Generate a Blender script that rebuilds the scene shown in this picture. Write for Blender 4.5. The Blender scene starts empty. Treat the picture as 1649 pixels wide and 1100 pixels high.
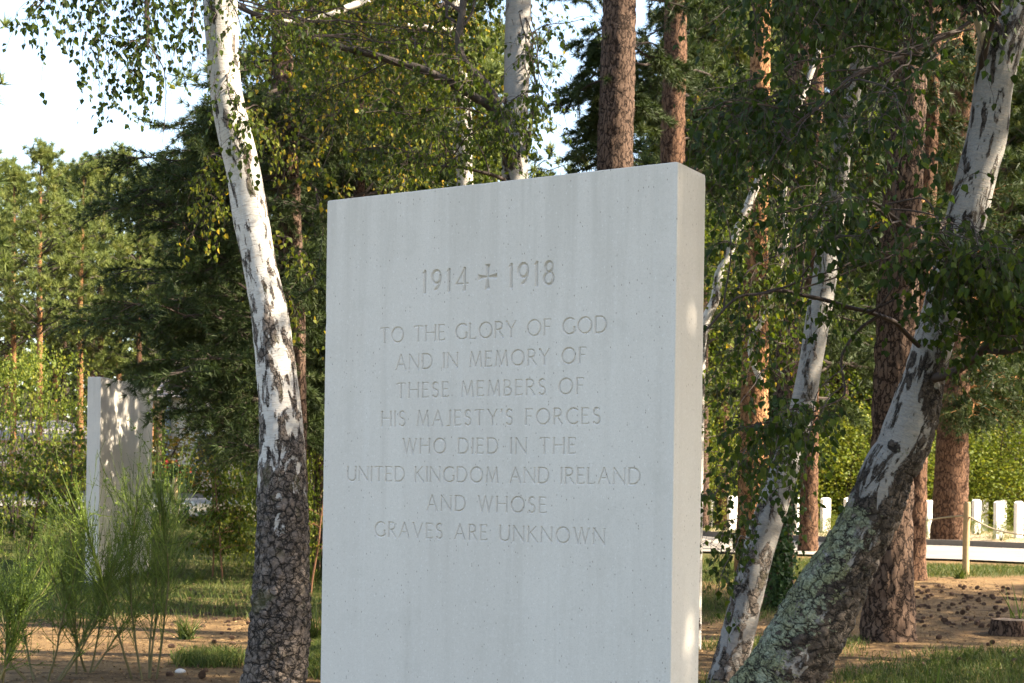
import bpy, math, random
import numpy as np
from mathutils import Vector, Matrix, noise as mnoise

sc = bpy.context.scene
COL = sc.collection
R = math.radians
rng = np.random.default_rng(7)
random.seed(7)

# ------------------------------------------------------------------ camera
FPX, PX, PY, ROLL, EYE = 2318.0, 824.5, 787.4, 0.0145, 1.4     # calibrated from the slab's vanishing lines
CR, SR = math.cos(ROLL), math.sin(ROLL)
cam_d = bpy.data.cameras.new('camera')
cam = bpy.data.objects.new('camera', cam_d); COL.objects.link(cam)
cam.matrix_world = Matrix(((CR, -SR, 0, 0), (0, 0, -1, 0), (SR, CR, 0, EYE), (0, 0, 0, 1)))
cam_d.sensor_width = 36.0
cam_d.lens = FPX / 1649 * 36.0
cam_d.shift_y = (PY - 550) / 1649
cam_d.clip_end = 2000
cam_d.clip_start = 0.1
cam_d.dof.use_dof = True
cam_d.dof.focus_distance = 6.6
cam_d.dof.aperture_fstop = 8.0
sc.camera = cam

# ------------------------------------------------------------------ sky, sun, exposure
SUN = Vector((0.985, -0.17, 0)).normalized() * math.cos(R(40)) + Vector((0, 0, math.sin(R(40))))
w = bpy.data.worlds.new('World'); sc.world = w; w.use_nodes = True
nt = w.node_tree
sky = nt.nodes.new('ShaderNodeTexSky'); sky.sky_type = 'NISHITA'; sky.sun_disc = False
sky.sun_elevation = R(40); sky.sun_rotation = math.atan2(SUN.x, SUN.y)
sky.air_density = 1.0; sky.dust_density = 1.4; sky.ozone_density = 0.8
nt.links.new(sky.outputs[0], nt.nodes['Background'].inputs[0])
nt.nodes['Background'].inputs[1].default_value = 0.132
sd = bpy.data.lights.new('sun', 'SUN'); sun = bpy.data.objects.new('sun', sd); COL.objects.link(sun)
sd.energy = 5.0; sd.angle = R(0.5); sd.color = (1.0, 0.92, 0.78)
sun.rotation_euler = SUN.to_track_quat('Z', 'Y').to_euler()
sun.location = (10, -5, 20)
vs = sc.view_settings
vs.view_transform = 'Standard'; vs.look = 'None'; vs.gamma = 1.0; vs.use_curve_mapping = False
vs.use_white_balance = True; vs.white_balance_temperature = 7300; vs.white_balance_tint = 12.0   # the camera's shade white balance
vs.exposure = 2.17
cy = sc.cycles
cy.use_denoising = True
cy.max_bounces = 6; cy.diffuse_bounces = 4; cy.glossy_bounces = 2; cy.transmission_bounces = 4; cy.transparent_max_bounces = 4
cy.caustics_reflective = False; cy.caustics_refractive = False

# ------------------------------------------------------------------ placing helpers
def sst(a, b, x):
    t = min(1, max(0, (x - a) / (b - a))); return t * t * (3 - 2 * t)
def gz(x, y):                                   # height of the ground
    zl = 1.05 * sst(17, 33, y) + 0.2 * sst(33, 60, y)
    zr = 0.14 * sst(8, 13, y) + 0.24 * sst(13, 20, y) + 0.12 * sst(20, 36, y) + 0.5 * sst(40, 70, y)
    k = sst(-4, 4, x - 0.05 * y)
    return zl * (1 - k) + zr * k + 0.025 * mnoise.noise((x * 0.6, y * 0.6, 3.1)) * sst(2, 6, y)
def P(x, y, d):                                 # the world point a photo pixel shows at depth d
    dx, dy = x - PX, y - PY
    return Vector(((dx * CR + dy * SR) * d / FPX, d, EYE + (dx * SR - dy * CR) * d / FPX))
def px_of(p):
    u, v = p[0] * FPX / p[1], (p[2] - EYE) * FPX / p[1]
    return PX + u * CR + v * SR, PY + u * SR - v * CR
def base(x, d):                                 # ground point in pixel column x (near the ground) at depth d
    X = (x - PX) * d / FPX
    for _ in range(3):
        z = gz(X, d); y = PY - (z - EYE) * FPX / d
        X = ((x - PX) * CR + (y - PY) * SR) * d / FPX
    return Vector((X, d, gz(X, d)))
def hit(x, y):                                  # ground point under a pixel
    d = 3.0
    while d < 120:
        p = P(x, y, d)
        if p.z <= gz(p.x, d): return Vector((p.x, d, gz(p.x, d)))
        d += 0.05
    return Vector((P(x, y, 120).x, 120, gz(0, 120)))

def tag(o, label=None, cat=None, group=None, kind=None):
    if label: o['label'] = label
    if cat: o['category'] = cat
    if group: o['group'] = group
    if kind: o['kind'] = kind
    return o
def thing(name, label, cat, loc=(0, 0, 0), group=None, rz=0):
    o = bpy.data.objects.new(name, None); COL.objects.link(o)
    o.location = loc; o.rotation_euler = (0, 0, rz); o.empty_display_size = 0.3
    return tag(o, label, cat, group)
def link(name, me, parent=None, mat=None, world=True):
    """link a mesh; geometry given in world space is moved into its parent's space"""
    o = bpy.data.objects.new(name, me); COL.objects.link(o)
    if mat and not me.materials: me.materials.append(mat)
    if parent:
        o.parent = parent
        if world:
            root = parent
            off = Vector((0, 0, 0))
            while root:
                off += root.location; root = root.parent
            o.location = -off
    return o
def copy_tree(o, parent=None):
    c = o.copy(); COL.objects.link(c)
    if parent: c.parent = parent
    for ch in list(o.children): copy_tree(ch, c)
    return c

class MB:
    """collects vertex and face arrays and point attributes, builds one mesh"""
    def __init__(s): s.v = []; s.f = []; s.a = []; s.n = 0; s.mi = []
    def add(s, v, f, var=None, mi=0):
        v = np.asarray(v, float).reshape(-1, 3)
        s.v.append(v); f = np.asarray(f, int)
        s.f.append(f + s.n); s.mi.append(np.full(len(f), mi)); s.n += len(v)
        s.a.append(np.full(len(v), 0.5) if var is None else np.broadcast_to(var, (len(v),)).astype(float))
        return s
    def build(s, name, mats, smooth=False, attrs=None):
        me = bpy.data.meshes.new(name)
        V = np.concatenate(s.v)
        loops = np.concatenate([f.ravel() for f in s.f])
        tot = np.concatenate([np.full(len(f), f.shape[1]) for f in s.f])
        st = np.concatenate([[0], np.cumsum(tot)[:-1]])
        me.vertices.add(len(V)); me.vertices.foreach_set('co', V.astype(np.float32).ravel())
        me.loops.add(len(loops)); me.loops.foreach_set('vertex_index', loops.astype(np.int32))
        me.polygons.add(len(tot)); me.polygons.foreach_set('loop_start', st.astype(np.int32))
        me.polygons.foreach_set('loop_total', tot.astype(np.int32))
        me.polygons.foreach_set('material_index', np.concatenate(s.mi).astype(np.int32))
        me.polygons.foreach_set('use_smooth', np.full(len(tot), smooth))
        at = me.attributes.new('var', 'FLOAT', 'POINT'); at.data.foreach_set('value', np.concatenate(s.a).astype(np.float32))
        for k, arr in (attrs or {}).items():
            if arr.ndim == 2:
                at = me.attributes.new(k, 'FLOAT_VECTOR', 'POINT'); at.data.foreach_set('vector', arr.astype(np.float32).ravel())
            else:
                at = me.attributes.new(k, 'FLOAT', 'POINT'); at.data.foreach_set('value', arr.astype(np.float32))
        me.update(calc_edges=True)
        for m in (mats if isinstance(mats, (list, tuple)) else [mats]): me.materials.append(m)
        return me

def nrm(a): return a / np.maximum(np.linalg.norm(a, axis=-1, keepdims=True), 1e-9)
def rand_dirs(n): return nrm(rng.normal(size=(n, 3)))
def box(mb, x0, x1, y0, y1, z0, z1, M=None, var=None, mi=0):
    v = np.array([(x, y, z) for z in (z0, z1) for y in (y0, y1) for x in (x0, x1)], float)
    if M is not None: v = np.array([tuple(M @ Vector(p)) for p in v])
    mb.add(v, [(0, 2, 3, 1), (4, 5, 7, 6), (0, 1, 5, 4), (2, 6, 7, 3), (0, 4, 6, 2), (1, 3, 7, 5)], var, mi)
def tubes(mb, pts, r0, r1, sides=3, var=None, mi=0, cap=False):
    """pts (N,K,3) polylines swept into tapering tubes"""
    pts = np.asarray(pts, float); N, K, _ = pts.shape
    t = nrm(np.gradient(pts, axis=1))
    ref = np.array([0.31, 0.52, 0.79]); alt = np.array([0.9, -0.3, 0.2])
    a = np.cross(t, ref); bad = np.linalg.norm(a, axis=-1, keepdims=True) < 0.2
    a = nrm(np.where(bad, np.cross(t, alt), a)); b = np.cross(t, a)
    r0 = np.broadcast_to(r0, (N,)); r1 = np.broadcast_to(r1, (N,))
    k = np.linspace(0, 1, K)
    r = (r0[:, None] * (1 - k) + r1[:, None] * k)[..., None, None]
    th = np.linspace(0, 2 * np.pi, sides, endpoint=False)
    ring = pts[:, :, None, :] + r * (np.cos(th)[:, None] * a[:, :, None, :] + np.sin(th)[:, None] * b[:, :, None, :])
    idx = np.arange(N * K * sides).reshape(N, K, sides)
    q = np.stack([idx[:, :-1], np.roll(idx, -1, 2)[:, :-1], np.roll(idx, -1, 2)[:, 1:], idx[:, 1:]], -1).reshape(-1, 4)
    vv = None if var is None else np.repeat(np.broadcast_to(var, (N,)), K * sides)
    mb.add(ring.reshape(-1, 3), q, vv, mi)
def catmull(pts, n):
    p = np.asarray([tuple(q) for q in pts], float)
    if len(p) == 2: return p[0] + (p[1] - p[0]) * np.linspace(0, 1, n)[:, None]
    e = np.concatenate([[2 * p[0] - p[1]], p, [2 * p[-1] - p[-2]]])
    u = np.linspace(0, len(p) - 1 - 1e-6, n); i = u.astype(int); t = (u - i)[:, None]
    a, b, c, d = e[i], e[i + 1], e[i + 2], e[i + 3]
    return 0.5 * (2 * b + (c - a) * t + (2 * a - 5 * b + 4 * c - d) * t ** 2 + (3 * b - a - 3 * c + d) * t ** 3)
def wobble(pts, amp, f, seed):
    return np.array([np.array(p) + amp * np.array(mnoise.noise_vector((p[0] * f + seed, p[1] * f, p[2] * f))) for p in pts])
def strings(start, d0, L, K=12, grav=0.3, jit=0.1):
    """thin growing lines that bend under their own weight: (N,K,3)"""
    p = np.array(start, float); d = nrm(np.array(d0, float)); st = (np.asarray(L) / (K - 1))[:, None]
    out = [p.copy()]
    for k in range(K - 1):
        d = nrm(d + np.array([0, 0, -grav]) + rng.normal(size=d.shape) * jit)
        p = p + d * st; out.append(p.copy())
    return np.stack(out, 1)
def leaf_mesh(mb, b, ax, nn, size, var, shape='ovate', mi=0):
    """b base, ax axis, nn normal; every leaf is a small folded blade"""
    n = len(b); ax = nrm(ax); side = nrm(np.cross(ax, nn)); nn = np.cross(side, ax)
    s = np.broadcast_to(size, (n,))[:, None]
    if shape == 'ovate':
        prof = [(0, 0, 0), (.24, .38, .07), (.24, 0, 0), (.24, -.38, .07), (.58, .27, .05), (.58, 0, -.02), (.58, -.27, .05), (1, 0, -.12)]
        F = np.array([(0, 2, 1), (0, 3, 2), (1, 2, 4), (2, 5, 4), (2, 3, 6), (2, 6, 5), (4, 5, 7), (5, 6, 7)])
    elif shape == 'long':
        prof = [(0, 0, 0), (.4, .2, .05), (.4, -.2, .05), (1, 0, -.1)]
        F = np.array([(0, 2, 1), (1, 2, 3)])
    else:
        prof = [(0, 0, 0), (.42, .36, .1), (.42, -.36, .1), (1, 0, -.08)]
        F = np.array([(0, 2, 1), (1, 2, 3)])
    vs_ = np.stack([b + s * (t * ax + w_ * side + h * nn) for t, w_, h in prof], 1)
    m = len(prof)
    f = (F[None] + (np.arange(n) * m)[:, None, None]).reshape(-1, 3)
    mb.add(vs_.reshape(-1, 3), f, np.repeat(np.broadcast_to(var, (n,)), m), mi)
def tufts(mb, c, d, n, L, wd, var, spread=1.0, mi=0):
    """n needles fanning from every centre c around direction d"""
    N = len(c); c = np.repeat(c, n, 0); d = np.repeat(nrm(d), n, 0); v = np.repeat(np.broadcast_to(var, (N,)), n)
    a = nrm(d + spread * rng.normal(size=c.shape) * 0.6)
    s = nrm(np.cross(a, rng.normal(size=c.shape)))
    l = L * rng.uniform(.7, 1.2, (len(c), 1))
    o = c + a * l * 0.05
    V = np.stack([o - s * wd * .5, o + s * wd * .5, o + a * l], 1)
    mb.add(V.reshape(-1, 3), np.arange(len(c) * 3).reshape(-1, 3), np.repeat(np.clip(v + rng.normal(size=len(c)) * .08, 0, 1), 3), mi)

# ------------------------------------------------------------------ materials
class Mat:
    def __init__(s, name, rough=0.8, spec=0.3):
        s.m = bpy.data.materials.new(name); s.m.use_nodes = True
        s.t = s.m.node_tree; s.b = s.t.nodes['Principled BSDF']; s.out = s.t.nodes['Material Output']
        s.b.inputs['Roughness'].default_value = rough; s.b.inputs['Specular IOR Level'].default_value = spec
    def n(s, typ, **kw):
        nd = s.t.nodes.new('ShaderNode' + typ)
        for k, v in kw.items():
            if k.startswith('i_'):
                key = k[2:]; key = int(key) if key.isdigit() else key.replace('_', ' ')
                s.put(nd.inputs[key], v)
            else: setattr(nd, k, v)
        return nd
    def put(s, sock, v):
        if isinstance(v, bpy.types.NodeSocket): s.t.links.new(v, sock)
        elif isinstance(v, bpy.types.Node): s.t.links.new(v.outputs[0], sock)
        else: sock.default_value = v
    def math(s, op, a, b=0.0, clamp=False):
        return s.n('Math', operation=op, use_clamp=clamp, i_0=a, i_1=b).outputs[0]
    def ramp(s, fac, stops, interp='LINEAR'):
        r = s.n('ValToRGB', i_0=fac); cr = r.color_ramp; cr.interpolation = interp
        while len(cr.elements) < len(stops): cr.elements.new(0.5)
        for e, (p, c) in zip(cr.elements, stops):
            e.position = p; e.color = (*c, 1) if len(c) == 3 else c
        return r.outputs[0]
    def step(s, fac, a, b): return s.n('MapRange', interpolation_type='SMOOTHSTEP', i_0=fac, i_1=a, i_2=b).outputs[0]
    def mix(s, f, a, b, blend='MIX'):
        nd = s.n('Mix', data_type='RGBA', blend_type=blend)
        s.put(nd.inputs[0], f)
        for i, v in ((6, a), (7, b)): s.put(nd.inputs[i], (*v, 1) if isinstance(v, tuple) and len(v) == 3 else v)
        return nd.outputs[2]
    def attr(s, name, vec=False):
        return s.n('Attribute', attribute_name=name).outputs['Vector' if vec else 'Fac']
    def coord(s, scale=(1, 1, 1), src=None):
        c = src if src is not None else s.n('TexCoord').outputs['Object']
        return s.n('Mapping', i_Vector=c, i_Scale=scale).outputs[0]
    def noise(s, vec, scale, detail=4, rough=.6, dist=0.0):
        return s.n('TexNoise', i_Vector=vec, i_Scale=scale, i_Detail=detail, i_Roughness=rough, i_Distortion=dist).outputs[0]
    def vor(s, vec, scale, feature='F1', rand=1.0):
        return s.n('TexVoronoi', feature=feature, i_Vector=vec, i_Scale=scale, i_Randomness=rand).outputs[0]
    def bump(s, h, strength=.5, dist=.01):
        b = s.n('Bump', i_Strength=strength, i_Distance=dist, i_Height=h)
        s.put(s.b.inputs['Normal'], b.outputs[0]); return b
    def col(s, v): s.put(s.b.inputs['Base Color'], (*v, 1) if isinstance(v, tuple) else v); return s

def leaf_mat(name, stops, trans=.35, rough=.55, spec=.22):
    m = Mat(name, rough, spec)
    c = m.ramp(m.attr('var'), stops)
    m.col(c)
    tr = m.n('BsdfTranslucent', i_0=m.mix(0.5, c, m.mix(1.0, c, (1.0, 1.0, .35), 'MULTIPLY')))
    mx = m.n('MixShader', i_0=trans); m.put(mx.inputs[1], m.b.outputs[0]); m.put(mx.inputs[2], tr.outputs[0])
    m.put(m.out.inputs[0], mx.outputs[0])
    return m.m
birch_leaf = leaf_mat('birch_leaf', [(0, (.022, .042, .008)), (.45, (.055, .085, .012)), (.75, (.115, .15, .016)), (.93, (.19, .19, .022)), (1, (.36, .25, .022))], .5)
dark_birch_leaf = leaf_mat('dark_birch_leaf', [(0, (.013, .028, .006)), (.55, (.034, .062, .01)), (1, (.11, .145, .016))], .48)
bush_leaf = leaf_mat('bush_leaf', [(0, (.05, .08, .011)), (.5, (.12, .16, .02)), (1, (.27, .26, .04))], .4)
ivy_leaf = leaf_mat('ivy_leaf', [(0, (.015, .035, .01)), (1, (.04, .08, .018))], .2)
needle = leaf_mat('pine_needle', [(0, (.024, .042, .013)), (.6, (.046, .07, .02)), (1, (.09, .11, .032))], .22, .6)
far_needle = leaf_mat('sunny_pine_needle', [(0, (.06, .088, .024)), (.5, (.13, .165, .042)), (1, (.22, .23, .06))], .25, .6)  # needle colour brightened to look sunlit
broom_green = leaf_mat('broom_green', [(0, (.04, .06, .01)), (.6, (.085, .13, .018)), (1, (.17, .23, .03))], .2)
grass_mat = leaf_mat('grass_blade', [(0, (.035, .055, .013)), (.5, (.07, .105, .02)), (.75, (.14, .15, .04)), (1, (.3, .23, .1))], .3)
hedge_leaf = leaf_mat('golden_hedge_leaf', [(0, (.09, .1, .015)), (.6, (.22, .17, .025)), (1, (.38, .2, .03))], .3)
def plain(name, c, rough=.8, amt=.25, scale=8, bump=.2):
    m = Mat(name, rough); v = m.noise(m.coord(), scale, 5)
    m.col(m.mix(v, tuple(x * (1 - amt) for x in c), tuple(min(1, x * (1 + amt)) for x in c)))
    if bump: m.bump(v, bump, .01)
    return m.m
twig_mat = plain('dark_twig', (.045, .032, .026), .8)
limb_mat = plain('birch_limb', (.055, .045, .037), .85, .5, 22, .5)
pale_limb = plain('pale_limb', (.5, .46, .4), .85, .35, 18, .4)
red_limb = plain('orange_limb', (.36, .17, .07), .85, .4, 14, .5)

def birch_bark(name, lichen=False, dull=0.0, grain=1.0):
    m = Mat(name, .75, .25)
    bk = m.attr('bark', True)                                   # straightened trunk coordinates in metres
    rough = m.attr('rough')
    n_big = m.noise(m.coord((5, 5, 3.2), bk), 1.0, 4, .6)
    n_diam = m.math('ADD', m.math('MULTIPLY', m.math('SUBTRACT', m.noise(m.coord((15, 15, 5.5), bk), 1.0, 4, .6, .5), .5), 2.3), .5)
    lent = m.noise(m.coord((12, 12, 150), bk), 1.0, 2, .5)
    lent2 = m.noise(m.coord((5, 5, 60), bk), 1.0, 3, .6)
    fine = m.noise(m.coord((60, 60, 160), bk), 1.0, 3)
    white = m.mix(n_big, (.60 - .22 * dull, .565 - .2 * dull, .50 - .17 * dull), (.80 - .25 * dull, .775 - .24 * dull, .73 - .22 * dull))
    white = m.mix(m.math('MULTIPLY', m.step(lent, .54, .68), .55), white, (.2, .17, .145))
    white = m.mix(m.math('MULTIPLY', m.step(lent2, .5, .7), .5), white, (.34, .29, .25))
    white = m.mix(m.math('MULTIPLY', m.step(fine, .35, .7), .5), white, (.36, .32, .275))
    crk = m.vor(m.coord((1, 1, .62), m.n('VectorMath', operation='ADD', i_0=bk, i_1=m.n('VectorMath', operation='SCALE', i_0=m.n('TexNoise', i_Vector=bk, i_Scale=11.0, i_Detail=5.0, i_Roughness=.65).outputs['Color'], i_Scale=.09).outputs[0]).outputs[0]), 19, 'DISTANCE_TO_EDGE')
    plate = m.step(m.math('ADD', crk, m.math('MULTIPLY', m.math('SUBTRACT', m.noise(m.coord((24, 24, 24), bk), 1.0, 6, .75), .5), .24)), .0, .11)
    c2 = m.vor(m.coord((1, 1, .8), m.n('VectorMath', operation='ADD', i_0=bk, i_1=m.n('VectorMath', operation='SCALE', i_0=m.n('TexNoise', i_Vector=bk, i_Scale=17.0, i_Detail=4.0).outputs['Color'], i_Scale=.07).outputs[0]).outputs[0]), 37, 'DISTANCE_TO_EDGE')
    plate = m.math('MULTIPLY', plate, m.math('MAXIMUM', m.step(c2, .0, .1), m.step(m.noise(m.coord((9, 9, 7), bk), 1.0, 2), .42, .58)))
    fib = m.noise(m.coord((40, 40, 26), bk), 1.0, 6, .75)
    dark = m.mix(m.step(fib, .3, .72), (.055, .045, .038), (.23, .185, .155))
    dark = m.mix(plate, (.012, .01, .008), dark)
    dm = m.step(m.math('ADD', m.math('ADD', n_diam, m.math('MULTIPLY', rough, .62)), m.math('MULTIPLY', m.math('SUBTRACT', fine, .5), .35)), .58, .71)
    c = m.mix(dm, white, dark)
    h = m.math('SUBTRACT', m.math('ADD', m.math('MULTIPLY', m.math('MULTIPLY', plate, dm), .8), m.math('MULTIPLY', m.math('MULTIPLY', fib, m.math('ADD', dm, .25)), .9)), m.math('MULTIPLY', m.step(lent, .54, .66), .15))
    if lichen:
        ln = m.math('ADD', m.math('MULTIPLY', m.math('SUBTRACT', m.noise(m.coord((17, 17, 17), bk), 1.0, 6, .7), .5), 1.7), .5)
        lm = m.step(m.math('ADD', ln, m.math('MULTIPLY', m.attr('lichen'), .44)), .72, .78)
        l2 = m.noise(m.coord((70, 70, 70), bk), 1.0, 4, .7)
        lc = m.mix(m.step(m.noise(m.coord((5, 5, 5), bk), 1.0, 3), .4, .62), m.mix(m.step(l2, .3, .7), (.08, .095, .05), (.33, .345, .2)), m.mix(m.step(l2, .3, .7), (.09, .115, .075), (.4, .44, .33)))
        lm = m.math('MULTIPLY', lm, m.step(crk, .0, .06))
        c = m.mix(m.math('MULTIPLY', dm, .55), c, (.018, .014, .011))
        c = m.mix(lm, c, lc)
        h = m.math('ADD', h, m.math('MULTIPLY', lm, m.math('ADD', .8, l2)))
    else:
        moss = m.math('MULTIPLY', m.step(m.noise(m.coord((7, 7, 5), bk), 1.0, 4), .58, .7), m.math('MULTIPLY', dm, .35))
        c = m.mix(moss, c, (.11, .11, .03))
    m.col(c); m.bump(h, .9, .012)
    return m.m
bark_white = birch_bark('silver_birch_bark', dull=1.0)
bark_dull = birch_bark('shade_darkened_birch_bark', dull=2.0)  # birch bark darkened to stand in for the trunk's shade
bark_grey = birch_bark('shaded_birch_bark', dull=2.15)  # same bark with shade put into its colour
bark_lichen = birch_bark('lichen_birch_bark', lichen=True, dull=2.1)  # lichen is its own colour, the white bark is darkened for shade

def pine_bark(name, lo, hi, gap):
    m = Mat(name, .9, .15)
    bk = m.attr('bark', True)
    wob = m.n('VectorMath', operation='ADD', i_0=bk, i_1=m.n('VectorMath', operation='SCALE', i_0=m.n('TexNoise', i_Vector=bk, i_Scale=10.0, i_Detail=5.0, i_Roughness=.65).outputs['Color'], i_Scale=.12).outputs[0]).outputs[0]
    crk = m.vor(m.coord((1, 1, .26), wob), 24, 'DISTANCE_TO_EDGE')
    plate = m.step(crk, .005, .13)
    fib = m.noise(m.coord((55, 55, 13), bk), 1.0, 6, .75)
    big = m.noise(m.coord((3, 3, 1), bk), 1.0, 3)
    c = m.mix(m.step(fib, .28, .72), lo, hi)
    c = m.mix(m.math('MULTIPLY', big, .5), c, tuple(x * .6 for x in hi))
    c = m.mix(plate, gap, c)
    m.col(c); m.bump(m.math('ADD', plate, m.math('MULTIPLY', fib, .5)), .9, .02)
    return m.m
bark_pine = pine_bark('pine_bark', (.075, .045, .032), (.16, .105, .076), (.024, .015, .011))
bark_red = pine_bark('red_pine_bark', (.10, .052, .031), (.195, .108, .066), (.042, .021, .013))
bark_orange = pine_bark('orange_pine_bark', (.26, .115, .05), (.5, .27, .13), (.13, .055, .025))

def stone_mat(name, seed):
    m = Mat(name, .85, .2)
    co = m.n('TexCoord').outputs['Object']
    c0 = m.coord((1, 1, 1), co)
    big = m.noise(m.coord((2.2, 2.2, .7), co), 1.0 + seed * .1, 5, .6)
    streak = m.noise(m.coord((11, 11, .55), co), 1.0, 5, .65)
    grain = m.noise(c0, 330, 3, .7)
    mid = m.noise(c0, 60, 4, .6)
    c = m.mix(m.step(big, .3, .75), (.56, .518, .462), (.615, .574, .515))
    c = m.mix(m.math('MULTIPLY', m.step(streak, .47, .74), .38), c, (.44, .40, .345))
    run = m.noise(m.coord((26, 26, .35), m.n('VectorMath', operation='ADD', i_0=co, i_1=(7, 3, seed)).outputs[0]), 1.0, 4, .6)
    c = m.mix(m.math('MULTIPLY', m.step(run, .54, .72), .16), c, (.68, .665, .635))
    blot = m.noise(c0, 5.5, 6, .7)
    c = m.mix(m.math('MULTIPLY', m.step(blot, .52, .72), .3), c, (.43, .405, .35))
    c = m.mix(m.math('MULTIPLY', m.step(grain, .3, .75), .45), c, (.44, .425, .4))
    c = m.mix(m.math('MULTIPLY', m.step(mid, .5, .72), .22), c, (.69, .67, .63))
    spk = m.noise(c0, 150, 2, .6)
    c = m.mix(m.math('MULTIPLY', m.step(spk, .5, .68), .35), c, (.42, .395, .35))
    zt = m.n('SeparateXYZ', i_0=co).outputs[2]
    c = m.mix(m.math('MULTIPLY', m.math('MULTIPLY', m.step(zt, 2.2, 2.8), m.step(streak, .38, .62)), .32), c, (.40, .375, .33))
    # little fossil pits and pale shell flecks, longer than wide
    pitv = m.n('TexVoronoi', feature='F1', i_Vector=m.coord((95, 95, 42), m.n('VectorMath', operation='ADD', i_0=co, i_1=(seed, 0, 0)).outputs[0]), i_Scale=1.0)
    pn = m.noise(m.coord((3.5, 3.5, 1.6), co), 1.0, 3)
    sel = m.n('SeparateColor', i_0=pitv.outputs['Color']).outputs[0]
    pit = m.math('MULTIPLY', m.math('SUBTRACT', 1.0, m.step(pitv.outputs['Distance'], .08, .26)), m.step(m.math('ADD', sel, m.math('MULTIPLY', pn, .35)), 1.0, 1.06))
    flk = m.math('MULTIPLY', m.math('SUBTRACT', 1.0, m.step(pitv.outputs['Distance'], .12, .26)), m.step(m.math('SUBTRACT', .14, sel), .0, .05))
    c = m.mix(m.math('MULTIPLY', pit, .8), c, (.17, .14, .11))
    c = m.mix(m.math('MULTIPLY', flk, .45), c, (.72, .71, .68))
    m.col(c)
    h = m.math('SUBTRACT', m.math('ADD', m.math('MULTIPLY', grain, .25), m.math('MULTIPLY', mid, .25)), pit)
    m.bump(h, .35, .003)
    return m.m
stone = stone_mat('limestone', 0.0)
stone2 = stone_mat('limestone_far', 3.0)

# ------------------------------------------------------------------ ground, road, kerb
def ground_mat():
    m = Mat('needle_covered_earth', .95, .1)
    co = m.n('TexCoord').outputs['Object']
    g = m.attr('grass')
    n4 = m.noise(m.coord((1, 1.6, 1), co), 3.4, 5, .65)
    n1 = m.noise(m.coord((1, 1, 1), co), 1.1, 6, .6)
    n2 = m.noise(m.coord((1, 1, 1), co), 9, 6, .7)
    n3 = m.noise(m.coord((1, 1, 1), co), 70, 5, .75)
    fib = m.noise(m.coord((30, 120, 30), co), 1.0, 4, .7, 1.5)
    c = m.mix(n2, (.09, .055, .026), (.36, .235, .115))
    c = m.mix(m.math('MULTIPLY', m.step(n3, .5, .72), .7), c, (.085, .052, .03))
    c = m.mix(m.math('MULTIPLY', m.step(fib, .52, .7), .6), c, (.42, .27, .14))
    c = m.mix(m.math('MULTIPLY', m.step(n1, .48, .66), .6), c, (.085, .052, .03))
    c = m.mix(m.math('MULTIPLY', m.step(n4, .5, .62), .62), c, (.06, .04, .024))
    gm = m.step(m.math('ADD', m.math('ADD', g, m.math('MULTIPLY', n2, .5)), m.math('MULTIPLY', n3, .35)), .82, 1.1)
    gc = m.mix(n3, (.03, .042, .012), (.11, .115, .04))
    c = m.mix(m.math('MULTIPLY', gm, .85), c, gc)
    s = m.attr('sand')
    c = m.mix(m.math('MULTIPLY', s, m.step(n2, .3, .6)), c, m.mix(n3, (.4, .31, .2), (.55, .45, .32)))
    m.col(c); m.bump(m.math('ADD', n3, m.math('MULTIPLY', fib, .6)), .8, .03)
    return m.m
def blob(x, y, cx, cy, rx, ry): return math.exp(-(((x - cx) / rx) ** 2 + ((y - cy) / ry) ** 2))
def grass_at(x, y):
    """how grassy the ground is at a spot"""
    n = mnoise.noise((x * .5, y * .35, 1.7)) * .5 + mnoise.noise((x * 1.7, y * 1.2, 4.2)) * .3
    g = 0.08
    kx = x / max(y, 1)
    if kx < 0: g += .75 * sst(13.0, 15.5, y) * (1 - sst(29, 31, y)) * (1 - .5 * blob(x, y, -3.3, 14.2, 1.2, 1.2))
    if kx < 0: g += .8 * blob(x, y, -2.35, 11.3, .35, .45) + .55 * blob(x, y, -1.35, 11.6, .5, 1.2)
    g += .5 * (1 - sst(6.5, 8.5, y))  # grass added out of view near the camera to cut bounce light
    if kx > 0: g += (.36 + .9 * mnoise.noise((x * .9, y * .7, 8.8))) * (1 - sst(11.2, 13.4, y)) + .8 * sst(18.0, 19.2, y) * (1 - sst(20.4, 21.6, y)) + .25 * sst(25, 28, y)
    if kx > 0.02 and kx < .22: g += .5 * sst(13, 16, y)
    return max(0, min(1, g + n * .45))
ys = np.concatenate([np.linspace(-40, 4, 12), np.linspace(4.4, 34, 130), np.linspace(35, 80, 46), np.linspace(90, 900, 14)])
xs = np.concatenate([np.linspace(-700, -60, 8), np.linspace(-50, -15, 30), np.linspace(-14.6, 14.6, 130), np.linspace(15, 50, 30), np.linspace(60, 700, 8)])
GV = np.array([(x, y, gz(x, min(y, 200))) for y in ys for x in xs])
nx, ny = len(xs), len(ys)
ii = np.arange(nx * ny).reshape(ny, nx)
q = np.stack([ii[:-1, :-1], ii[:-1, 1:], ii[1:, 1:], ii[1:, :-1]], -1).reshape(-1, 4)
ga = np.array([grass_at(x, y) for y in ys for x in xs])
sand = np.array([sst(25.5, 27.5, y + .35 * (x - 7)) * sst(2, 4, x) for y in ys for x in xs])
me = MB().add(GV, q).build('ground', ground_mat(), True, {'grass': ga, 'sand': sand})
tag(link('ground', me), kind='structure')

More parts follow.
